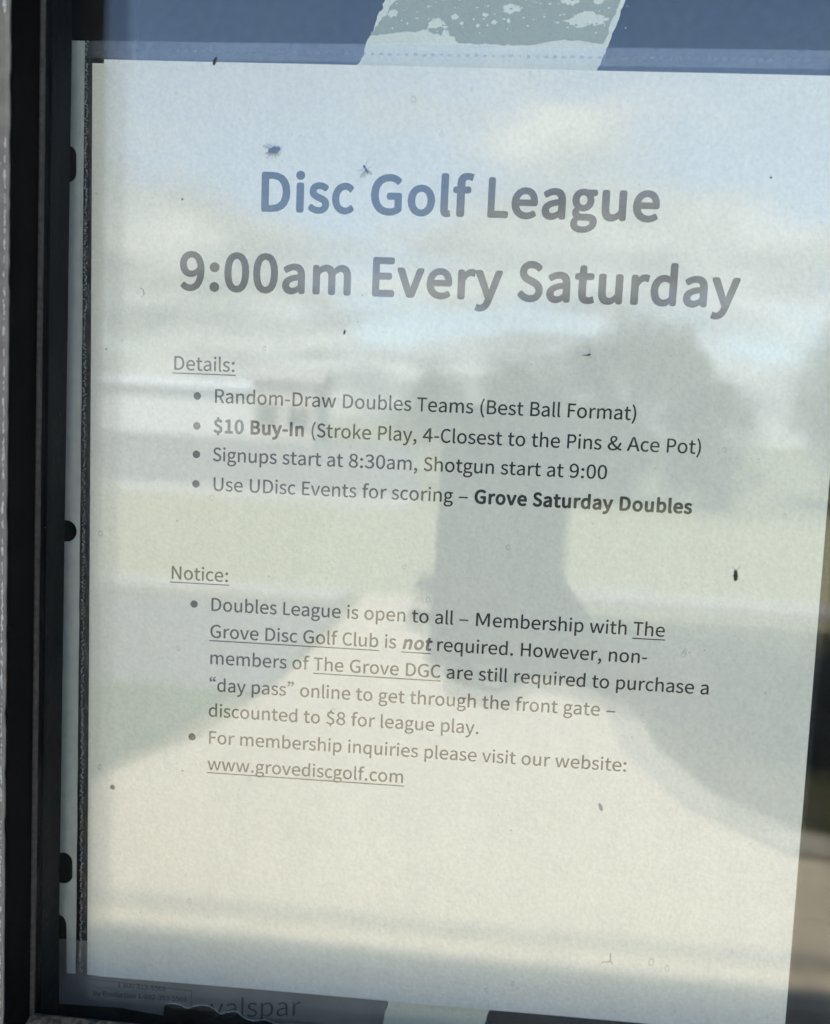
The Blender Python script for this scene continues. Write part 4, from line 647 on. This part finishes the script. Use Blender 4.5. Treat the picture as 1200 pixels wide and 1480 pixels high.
insect(53.0, 24.5, 2.9, 0.25, 'dead fly on the glass above the letter D, dark body to the right', [((-.1, .12), (-.95, .62), .17), ((-.1, -.05), (-.8, -.2), .12)],
       [[(0, .25, .1), (-.25, .55, .2), (-.6, .75, 0)], [(-.1, 0, .1), (-.6, -.05, .2), (-.98, -.12, 0)], [(-.1, -.2, .1), (-.5, -.4, .2), (-.85, -.62, 0)], [(.1, -.25, .1), (.1, -.5, .15), (.0, -.72, 0)], [(.2, -.2, .1), (.32, -.45, .1), (.33, -.62, 0)], [(.1, .25, .1), (.2, .45, .1), (.1, .6, 0)]],
       [(.12, 0, .42, .34), (-.25, .02, .3, .25), (.52, .06, .16, .2)])
insect(79.4, 29.0, 2.5, -1.0, 'tiny pale winged midge on the glass left of the word Golf', [((.05, 0), (.55, -1.0), .17), ((0, 0), (.95, .35), .16)],
       [[(-.2, .1, .1), (-.5, .4, .1), (-.6, .7, 0)], [(-.2, -.1, .1), (-.1, -.5, .1), (-.3, -.85, 0)], [(.1, .1, .1), (.1, .6, .1), (0, .9, 0)], [(.2, -.1, .1), (.5, -.4, .1), (.9, -.6, 0)]],
       [(-.28, 0, .2, .13), (.2, 0, .42, .11)])
insect(184.6, 136.2, 2.75, -1.45, 'small dark olive pupa stuck on the glass near the right edge', None,
       [[(-.45, .05, .1), (-.65, .25, .1), (-.8, .5, 0)], [(-.45, -.05, .1), (-.7, -.1, .1), (-.95, -.4, 0)], [(0, -.2, .1), (.05, -.42, 0)], [(.3, .2, .1), (.35, .38, 0)]],
       [(-.28, 0, .25, .17), (.05, 0, .32, .22), (.36, -.02, .2, .18)], -19.7)
insect(144.6, 78.4, 1.7, 0.2, 'tiny dark gnat with thin legs on the glass above the word Format', [((0, 0), (-.8, .1), .1)],
       [[(.1, .1, .1), (.4, .6, .1), (.5, 1.1, 0)], [(0, 0, .1), (-.6, .0, .1), (-1.2, .15, 0)], [(.2, -.1, .1), (.4, -.4, .1), (.6, -.6, 0)]],
       [(.1, 0, .35, .13), (.4, .05, .13, .13)])
def flat_blob(name, x, y, a, b_, ang, m, label, cat, h=0.25):
    bm = bmesh.new(); base = pg(x, y, GD)
    m_ = Matrix.Translation(base) @ Matrix.Rotation(ang, 4, 'Y') @ Matrix.Diagonal((a / 1000, h / 1000, b_ / 1000, 1))
    bmesh.ops.create_icosphere(bm, subdivisions=2, radius=1.0, matrix=m_)
    for v in bm.verts:
        k = 1 + .35 * noise.noise(v.co * 1500); v.co = base + (v.co - base) * k
    return tag(from_bm(name, bm, m, None, True), label, cat)
flat_blob('debris_flake', 41.5, 8.2, .45, 1.15, 0.35, FLYM, 'dark splinter on the glass over the top edge of the notice', 'debris')
flat_blob('debris_flake', 153.5, 202.9, .5, 1.2, -0.4, simple('pale brown husk', (.62, .58, .45), .9, .2, .5, 500, .5), 'pale brown husk on the glass below the word website', 'debris')
flat_blob('debris_flake', 14.9, 207.3, .7, .9, -0.3, simple('tan husk', (.5, .42, .25), .9, .2, .5, 500, .5), 'tan husk on the glass by the lower left of the notice', 'debris')
flat_blob('debris_flake', 77.8, 76.4, .28, .75, 0.15, BEETM, 'dark sliver on the glass under the word Every', 'debris')
flat_blob('debris_flake', 33.3, 43.2, .3, .26, 0, FLYM, 'dark dot on the glass left of the letter D', 'debris')
flat_blob('debris_flake', 185.1, 34.2, .32, .32, 0, FLYM, 'dark dot on the glass high at the right', 'debris')
bm = bmesh.new()
for pts in ([(159.0, 245.6), (159.2, 247.3), (158.6, 248.4), (157.2, 248.2), (156.6, 249.0)], [(159.2, 248.0), (160.0, 248.9)]):
    tube(bm, [pg(x, y, GD) for x, y in pts], .00009, .00006)
tag(from_bm('hair', bm, FLYM), 'short hooked hair on the glass near the bottom of the notice', 'hair')
bm = bmesh.new(); tube(bm, [pg(22.0, 66.6, GD), pg(22.9, 67.2, GD), pg(23.1, 68.3, GD), pg(22.3, 69.0, GD)], .0001, .00006)
tag(from_bm('hair', bm, FLYM), 'tiny curled hair on the glass left of the large time', 'hair')
# dried water spots on the pane
SPOT, nn, ll, o_ = mat('dried water mark')
tr = nn('ShaderNodeBsdfTransparent'); df = nn('ShaderNodeBsdfDiffuse'); df.inputs[0].default_value = (0.12, 0.11, 0.09, 1)
mi = nn('ShaderNodeMixShader'); mi.inputs[0].default_value = 0.22; ll(tr.outputs[0], mi.inputs[1]); ll(df.outputs[0], mi.inputs[2]); ll(mi.outputs[0], o_.inputs['Surface'])
vs, fs = [], []
spots = [(218.5, 232.5, 1.1), (221.5, 243.5, .8), (222.0, 238.0, .5), (219.8, 239.5, .35), (170.5, 247.5, 1.0), (175, 249, .8), (196, 120, .6)] + [(rnd.uniform(5, 226), rnd.uniform(-12, 284), rnd.uniform(.25, .8)) for _ in range(46)]
for (x, y, r0) in spots:
    n = 22; i0 = len(vs); sd_ = rnd.random() * 50
    for k in range(n):
        t = k * 2 * math.pi / n; q = r0 * (1 + .35 * noise.noise(Vector((math.cos(t) * 1.5, math.sin(t) * 1.5, sd_)))); qi = q - r0 * .28 * (1 + .8 * noise.noise(Vector((math.cos(t) * 2, math.sin(t) * 2, sd_ + 5))))
        drop = 1.35 if math.sin(t) < 0 else 1.0
        vs.append(pg(x + q * math.cos(t) * .8, y + q * math.sin(t) * drop, -19.56)); vs.append(pg(x + qi * math.cos(t) * .8, y + qi * math.sin(t) * drop, -19.56))
    for k in range(n): a = i0 + 2 * k; c_ = i0 + 2 * ((k + 1) % n); fs.append((a, c_, c_ + 1, a + 1))
tag(py('water_spots', vs, fs, SPOT), 'faint dried water rings on the outer pane', 'water spots', kind='stuff')
# dust on the pane
vs, fs = [], []
for i in range(2600):
    x, y = rnd.uniform(-6, 235), rnd.uniform(-20, 300)
    r = abs(rnd.gauss(0, .055)) + .025
    if rnd.random() < .03: r *= 2.0
    i0 = len(vs); n = 5; ph = rnd.random() * 6
    for k in range(n):
        t = ph + k * 2 * math.pi / n; q = r * rnd.uniform(.5, 1.2); vs.append(pg(x + q * math.cos(t), y + q * math.sin(t), -19.53))
    vs.append(pg(x, y, -19.53 - r * .7))
    for k in range(n): fs.append((i0 + k, i0 + (k + 1) % n, i0 + n))
DUSTM = simple('grey dust', (0.26, 0.25, 0.22), 0.95, 0.1, 0, 4000, .8)
tag(py('dust', vs, fs, DUSTM), 'fine grey dust specks on the outer pane', 'dust', kind='stuff')

# ------------------------------------------------------------------ the place in front of the window (seen mirrored in the glass)
CX = CAM.x
def P2(px, t): return (px, t)
GROUNDM = simple('dry ground', (0.30, 0.27, 0.17), 0.95, 0.1, 0.5, 1.3, 0, (0.21, 0.22, 0.10), bdist=0.05)
CONC = simple('sunlit concrete', (0.66, 0.57, 0.40), 0.85, 0.25, 0.4, 14, 0, (0.54, 0.47, 0.33), bdist=0.004, detail=10)
CONC2 = simple('darker concrete', (0.46, 0.42, 0.32), 0.9, 0.2, 0.8, 30, 0.3, bdist=0.006)
ASPH = simple('old asphalt', (0.20, 0.20, 0.195), 0.9, 0.2, 0.5, 40, 0.2, bdist=0.004)
LOTM = simple('pale asphalt lot', (0.21, 0.21, 0.205), 0.9, 0.2, 0.3, 2, 0.2)
GRASSG = simple('green lawn soil', (0.09, 0.18, 0.05), 0.95, 0.1, 0.8, 20, 0.4, bdist=0.03)
YGRASS = simple('sunburnt grass', (0.40, 0.375, 0.225), 0.95, 0.1, 0.8, 3, 0, (0.31, 0.31, 0.155), bdist=0.03)
KERB = simple('white kerb concrete', (0.5, 0.48, 0.42), 0.8, 0.3, 0.3, 20, 0.15)
def poly(name, pts, z, m, kind='structure', parent=None, thick=0.0):
    bm = bmesh.new(); vs_ = [bm.verts.new((CX + x, y, z)) for x, y in pts]; f = bm.faces.new(vs_)
    if thick:
        r = bmesh.ops.extrude_face_region(bm, geom=[f])
        for e in r['geom']:
            if isinstance(e, bmesh.types.BMVert): e.co.z -= thick
    bmesh.ops.triangulate(bm, faces=[q for q in bm.faces if len(q.verts) > 4])
    return tag(from_bm(name, bm, m, parent), kind=kind)
poly('ground', [(-400, -500), (400, -500), (400, 60), (-400, 60)], -0.02, GROUNDM)
poly('concrete_path', [(-6, -0.03), (-6, -2.55), (-2.2, -2.62), (-1.45, -2.95), (-1.18, -3.5), (-1.02, -4.3), (-0.92, -5.4), (-0.85, -7.0), (0.85, -7.0), (0.86, -4.6), (0.84, -3.75), (1.0, -3.2), (1.3, -2.85), (2.0, -2.7), (6, -2.62), (6, -0.03)], 0.02, CONC, thick=0.06)
poly('concrete_joint', [(-6, -2.14), (6, -2.14), (6, -2.22), (-6, -2.22)], 0.024, CONC2)
poly('lawn', [(-9, -2.75), (-2.2, -2.8), (-1.6, -3.1), (-1.35, -3.5), (-1.25, -4.2), (-9, -4.15)], 0.0, GRASSG)
poly('asphalt_road', [(-60, -4.2), (-1.05, -4.2), (-0.98, -6.4), (-60, -6.6)], 0.004, ASPH)
poly('lawn', [(1.5, -3.0), (30, -2.9), (30, -6.9), (0.95, -6.9), (0.95, -4.3), (1.1, -3.5)], 0.0, simple('patchy lawn soil', (0.09, 0.088, 0.04), 0.95, 0.1, 0.8, 20, 0.4, bdist=0.03))
poly('dry_lawn', [(-40, -6.85), (-1.0, -6.75), (0.9, -7.4), (40, -7.4), (44, -17.5), (-1.0, -15.9), (-44, -14.4)], 0.004, YGRASS)
poly('car_park', [(-70, -14.9), (-1.0, -16.2), (-4.0, -60), (-90, -60)], 0.002, LOTM)
for (a, c, wd) in (((-60, -6.72), (-1.0, -6.62), .2), ((0.95, -7.5), (40, -7.55), .22), ((-50, -14.55), (-1, -15.9), .3)):
    box('kerb', (CX + a[0], min(a[1], c[1]) - wd / 2, 0), (CX + c[0], max(a[1], c[1]) + wd / 2 if abs(a[1] - c[1]) < .3 else a[1] + wd, 0.08), KERB)['kind'] = 'structure'
poly('grey_band', [(0.86, -6.95), (0.87, -4.6), (0.85, -3.78), (1.0, -3.25), (1.3, -2.9), (2.0, -2.75), (6, -2.67), (6, -2.83), (2.03, -2.93), (1.42, -3.08), (1.16, -3.38), (1.02, -3.85), (1.04, -4.6), (1.03, -6.95)], 0.012, CONC2)  # darker grey band along the right side of the path
# blades of grass
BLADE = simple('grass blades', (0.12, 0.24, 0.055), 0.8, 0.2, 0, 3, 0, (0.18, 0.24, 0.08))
BLADE2 = simple('grass blades darkened as shade', (0.08, 0.095, 0.035), 0.8, 0.2, 0, 3, 0, (0.12, 0.11, 0.05))  # darker, browner copy of the blades, its shade put into the colour
def blades(name, x0, x1, y0, y1, n, h, m, label, ok=lambda x, y: True):
    vs_, fs_ = [], []
    for i in range(n):
        x, y = rnd.uniform(x0, x1), rnd.uniform(y0, y1)
        if not ok(x, y): continue
        a = rnd.random() * 6.3; hh_ = h * rnd.uniform(.5, 1.2); w_ = .006; lx, ly = rnd.gauss(0, .3) * hh_, rnd.gauss(0, .3) * hh_
        i0 = len(vs_)
        vs_.extend([(CX + x - w_ * math.cos(a), y - w_ * math.sin(a), 0), (CX + x + w_ * math.cos(a), y + w_ * math.sin(a), 0), (CX + x + lx, y + ly, hh_)])
        fs_.append((i0, i0 + 1, i0 + 2))
    tag(py(name, vs_, fs_, m), label, 'grass', kind='stuff')
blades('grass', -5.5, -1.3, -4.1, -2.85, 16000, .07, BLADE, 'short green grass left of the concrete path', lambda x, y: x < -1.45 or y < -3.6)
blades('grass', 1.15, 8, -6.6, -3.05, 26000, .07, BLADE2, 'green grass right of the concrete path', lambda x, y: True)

# trees
BARK = simple('tree bark', (0.10, 0.075, 0.05), 0.9, 0.2, 0.6, 20, 0.4, bdist=0.01)
LEAF = simple('tree leaves', (0.05, 0.062, 0.02), 0.6, 0.3, 0, 1.5, 0, (0.10, 0.10, 0.035))
def tree(x, y, h, w_, seed, label, n=10000, bottom=0.05):
    r = random.Random(seed); root = empty('tree', (CX + x, y, 0)); tag(root, label, 'tree', 'trees across the lawn')
    B0 = Vector((CX + x, y, 0)); bm = bmesh.new()
    tube(bm, [B0, B0 + Vector((.05, 0, h * .2)), B0 + Vector((-.03, .02, h * .45)), B0 + Vector((.04, 0, h * .8))], .035 * h, .01 * h, 9)
    clumps = []
    for k in range(24):
        a = r.random() * 6.3; rr = w_ * .5 * r.uniform(.2, 1.15); zz_ = h * r.uniform(bottom + .1, .93)
        sh = 1 - abs((zz_ / h - .55)) * 1.1; e = B0 + Vector((math.cos(a) * rr * sh, math.sin(a) * rr * sh, zz_)); clumps.append((e, w_ * r.uniform(.07, .19)))
        s0 = B0 + Vector((0, 0, h * r.uniform(.22, .5))); tube(bm, [s0, s0.lerp(e, .5) + Vector((0, 0, .06 * h)), e], .014 * h, .004 * h, 5)
    from_bm('trunk', bm, BARK, root, True)
    vs_, fs_ = [], []
    for i in range(n):
        c, cr_ = clumps[r.randrange(len(clumps))]
        v = Vector((r.gauss(0, 1), r.gauss(0, 1), r.gauss(0, 1))).normalized() * cr_ * r.uniform(.3, 1.25) * (1 + .3 * r.random())
        p = c + v; s = r.uniform(.04, .085) * (w_ / 3)
        a1 = Vector((r.gauss(0, 1), r.gauss(0, 1), r.gauss(0, 1))).normalized(); a2 = a1.orthogonal().normalized()
        i0 = len(vs_); vs_.extend([p - a1 * s, p - a2 * s * .6, p + a1 * s, p + a2 * s * .6]); fs_.append((i0, i0 + 1, i0 + 2, i0 + 3))
    py('crown', vs_, fs_, LEAF, root)
tree(3.55, -19, 4.0, 3.6, 1, 'round bushy tree across the lawn, tallest beside the gap in the row')
tree(0.9, -19.5, 3.0, 3.8, 2, 'low broad tree at the left end of the row across the lawn')
tree(9.6, -20, 4.4, 4.2, 3, 'tall bushy tree at the right of the gap in the row across the lawn')
tree(6.6, -24, 2.9, 3.4, 4, 'low small tree standing back in the gap of the row', 3000, .1)
tree(13.4, -22, 4.6, 4.6, 5, 'big bushy tree at the right end of the row across the lawn')
tree(-1.6, -42, 4.4, 5.0, 6, 'far tree standing alone behind the car park', 3000)
tree(2.2, -18.2, 1.9, 2.6, 11, 'low round bush between the two left trees of the row', 2500, .05)
tree(5.2, -18.6, 1.6, 2.2, 12, 'lowest bush of the row, right of the tallest tree', 2500, .05)
# far buildings
def house(x, y, w_, d_, h, rise, m, rm, label):
    root = empty('far_building', (CX + x, y, 0)); tag(root, label, 'building')
    a = (CX + x - w_ / 2, y - d_, 0)
    box('wall', a, (CX + x + w_ / 2, y, h), m, root)
    bm = bmesh.new(); o2 = .4
    pr = [(y + o2, h + .005), (y - d_ / 2, h + rise), (y - d_ - o2, h + .005)]
    va = [bm.verts.new((CX + x - w_ / 2 - o2, q, z)) for q, z in pr]; vb = [bm.verts.new((CX + x + w_ / 2 + o2, q, z)) for q, z in pr]
    bm.faces.new(va); bm.faces.new(vb[::-1])
    for i in range(3): bm.faces.new((va[i], vb[i], vb[(i + 1) % 3], va[(i + 1) % 3]))
    from_bm('roof', bm, rm, root)
    wm = simple('dark window glass', (.03, .035, .04), .15, .6)
    n = max(2, int(w_ / 4)); m0 = None
    for k in range(n if w_ < 10 else 0):
        xc = CX + x - w_ / 2 + w_ * (k + .5) / n
        box('window', (xc - .6, y + .002, .9), (xc + .6, y + .05, 2.0), wm, root)
WHITE = simple('white metal cladding', (0.8, 0.8, 0.77), 0.5, 0.4, 0.1, 3, 0.05)
TAN = simple('tan siding', (0.6, 0.54, 0.47), 0.8, 0.2, 0.2, 3, 0.1)
house(-20.5, -50, 19, 9, 2.9, .7, WHITE, simple('white metal roof', (.85, .85, .84), .35, .5), 'long low white metal building beyond the car park')
house(-10.6, -46, 3.6, 5, 3.4, 1.0, TAN, simple('brown roof', (.4, .36, .33), .8, .2), 'small tan house beside the long white building')

# ------------------------------------------------------------------ phone and the person holding it (mirrored in the glass)
PHB = simple('black phone case', (0.012, 0.012, 0.014), 0.35, 0.5, 0.1, 400, 0.2)
ph = empty('smartphone', (CX + 0.02, CAM.y - 0.006, EYE - 0.14)); tag(ph, 'dark smartphone held up in front of the window', 'phone')
yb, yf = CAM.y - 0.0035, CAM.y - 0.013
bm = bmesh.new(); box_bm(bm, (CX - .0165, yf, EYE - .142), (CX + .0575, yb, EYE + .012), .0038, 3); from_bm('body', bm, PHB, ph, True)
box('screen', (CX - .0135, yf - .0004, EYE - .138), (CX + .0545, yf - .0001, EYE + .008), simple('phone screen', (.02, .02, .022), .08, .6), ph)
bm = bmesh.new(); box_bm(bm, (CX - .0135, yb + .0001, EYE - .026), (CX + .018, yb + .0012, EYE + .0095), .0004, 2); from_bm('camera_plate', bm, simple('camera plate', (.03, .03, .032), .2, .6), ph)
LENSM = simple('lens glass', (.005, .005, .008), .05, .8)
for (xx, zz2) in ((.0, 0.0), (.0, -.0165), (.0125, -.008)):
    bm = bmesh.new()
    bmesh.ops.create_cone(bm, cap_ends=True, segments=24, radius1=.0055, radius2=.0055, depth=.0006, matrix=Matrix.Translation((CX + xx, yb + .0016, EYE + zz2)) @ Matrix.Rotation(math.pi / 2, 4, 'X'))
    from_bm('lens', bm, LENSM, ph)

SKIN = simple('skin', (0.42, 0.24, 0.16), 0.55, 0.4, 0.2, 200, 0.12, bdist=0.0005)
JACK = simple('black knit sleeve', (0.03, 0.027, 0.027), 0.9, 0.15, 0.6, 300, 0.4, bdist=0.001)
JEAN = simple('dark jeans', (0.03, 0.04, 0.07), 0.9, 0.15, 0.5, 300, 0.4, bdist=0.001)
SHOE = simple('black shoes', (0.02, 0.02, 0.02), 0.6, 0.3)
HAIR = simple('brown hair', (0.06, 0.035, 0.02), 0.7, 0.3, 0.8, 150, 0.5, bdist=0.004)
person = empty('person', (CX + .74, -.78, 0.02)); tag(person, 'person in a black long sleeved top and dark jeans holding up a phone', 'person')
def grow(name, chains, m, sub=2, parent=None):
    """chains: lists of (x, y, z, radius); equal points are shared"""
    vs_, es_, rs_ = [], [], []; idx = {}
    for ch in chains:
        last = None
        for (x, y, z, r) in ch:
            k = (round(x, 4), round(y, 4), round(z, 4))
            if k not in idx: idx[k] = len(vs_); vs_.append((CX + x, y, z)); rs_.append(r)
            if last is not None and last != idx[k]: es_.append((last, idx[k]))
            last = idx[k]
    me = bpy.data.meshes.new(name); me.from_pydata(vs_, es_, []); me.update()
    o = bpy.data.objects.new(name, me); COL.objects.link(o)
    sk = o.modifiers.new('skin', 'SKIN'); sk.use_smooth_shade = True; sk.branch_smoothing = 0.3
    for i, r in enumerate(rs_): me.skin_vertices[0].data[i].radius = (r, r)
    me.skin_vertices[0].data[0].use_root = True
    sb = o.modifiers.new('sub', 'SUBSURF'); sb.levels = sub; sb.render_levels = sub
    bpy.context.view_layer.update()
    m2_ = bpy.data.meshes.new_from_object(o.evaluated_get(bpy.context.evaluated_depsgraph_get()))
    bpy.data.objects.remove(o)
    m2_.materials.clear(); m2_.materials.append(m)
    for p in m2_.polygons: p.use_smooth = True
    return link(name, m2_, None, parent)
Y0 = CAM.y
# torso centre line x=.74, y=-.78 ; left arm reaches to the phone at x 0.02
pel = (.76, -.80, .98, .12); wst = (.76, -.80, 1.10, .115); chs = (.755, -.79, 1.30, .135); nck = (.75, -.78, 1.46, .055); nk2 = (.745, -.77, 1.53, .052)
lsh = (.585, -.72, 1.40, .058); lel = (.335, -.50, 1.315, .043); lwr = (.108, Y0 - .035, 1.408, .026)
palm = (.062, Y0 + .011, 1.424, .019); palm2 = (.042, Y0 + .0115, 1.428, .017)
rsh = (.925, -.86, 1.40, .058); rel_ = (.98, -.90, 1.12, .042); rwr = (1.0, -.82, .88, .027); rpa = (1.0, -.80, .82, .026)
body = [[pel, wst, chs, nck, nk2, (.742, -.765, 1.60, .075), (.74, -.76, 1.68, .082), (.74, -.765, 1.74, .06)],
        [chs, lsh, lel, lwr, palm, palm2], [chs, rsh, rel_, rwr, rpa],
        [pel, (.66, -.80, .92, .095), (.65, -.78, .52, .062), (.65, -.80, .12, .042), (.645, -.66, .06, .038)],
        [pel, (.86, -.80, .92, .095), (.87, -.79, .52, .062), (.87, -.82, .12, .042), (.875, -.68, .06, .038)]]
for i, (dz, ln) in enumerate(((.026, .050), (.008, .052), (-.010, .042), (-.027, .030))):
    r = .0088 - .0006 * i
    p0 = (palm2[0], palm2[1] , palm2[2], palm2[3])
    a = (.026, Y0 + .0085, 1.430 + dz, r); bq = (.026 - ln * .45, Y0 + .0075, 1.432 + dz, r * .95); c = (.026 - ln * .85, Y0 + .004, 1.433 + dz, r * .88); d = (.026 - ln * 1.05, Y0 - .005, 1.433 + dz, r * .78)
    body.append([palm2, a, bq, c, d])
body.append([palm, (.066, Y0 - .008, 1.442, .011), (.054, Y0 - .022, 1.458, .0095), (.040, Y0 - .0245, 1.470, .008)])
for i, dxx in enumerate((-.024, -.008, .008, .023)):
    body.append([rpa, (1.0 + dxx * .6, -.79 + dxx, .765, .0088), (1.0, -.782 + dxx, .735, .008), (.996, -.785 + dxx, .71, .0068)])
body.append([rpa, (.98, -.765, .80, .011), (.975, -.75, .775, .0085)])
grow('body', body, SKIN, 2, person)
grow('jacket', [[(.76, -.80, .93, .138), (.76, -.80, 1.10, .135), (.755, -.79, 1.30, .152), (.75, -.78, 1.44, .075)],
                [(.755, -.79, 1.30, .152), (.585, -.72, 1.40, .072), (.335, -.50, 1.315, .056), (.132, Y0 - .052, 1.398, .036)],
                [(.755, -.79, 1.30, .152), (.925, -.86, 1.40, .072), (.98, -.90, 1.12, .056), (1.0, -.825, .90, .038)]], JACK, 2, person)
grow('jeans', [[(.76, -.80, .96, .13), (.66, -.80, .88, .108), (.65, -.78, .52, .075), (.65, -.80, .13, .06)], [(.76, -.80, .96, .13), (.86, -.80, .88, .108), (.87, -.79, .52, .075), (.87, -.82, .13, .06)]], JEAN, 2, person)
for sx_, yy_ in ((.648, -.80), (.872, -.82)):
    grow('shoe', [[(sx_, yy_ - .02, .075, .052), (sx_, yy_ + .06, .065, .048), (sx_, yy_ + .16, .052, .042), (sx_, yy_ + .21, .05, .032)]], SHOE, 2, person)
bm = bmesh.new()
bmesh.ops.create_uvsphere(bm, u_segments=24, v_segments=14, radius=1, matrix=Matrix.Translation((CX + .74, -.782, 1.705)) @ Matrix.Diagonal((.092, .105, .098, 1)))
for v in [v for v in bm.verts if v.co.y > -.70 and v.co.z < 1.745]: v.co.y = -.70 - (v.co.y + .70) * .4
hr = from_bm('hair', bm, HAIR, person, True)
for s_ in (-1, 1):
    bm = bmesh.new(); ell(bm, Vector((CX + .74 + s_ * .031, -.688, 1.665)), .012, .010, .008); from_bm('eye', bm, simple('eye white', (.7, .7, .68), .2, .5), person, True)
    bm = bmesh.new(); ell(bm, Vector((CX + .74 + s_ * .086, -.765, 1.65)), .010, .018, .03); from_bm('ear', bm, SKIN, person, True)
bm = bmesh.new(); ell(bm, Vector((CX + .74, -.675, 1.635)), .013, .016, .022); from_bm('nose', bm, SKIN, person, True)
bm = bmesh.new(); ell(bm, Vector((CX + .74, -.685, 1.598)), .023, .008, .007); from_bm('mouth', bm, simple('lips', (.4, .16, .13), .5, .4), person, True)
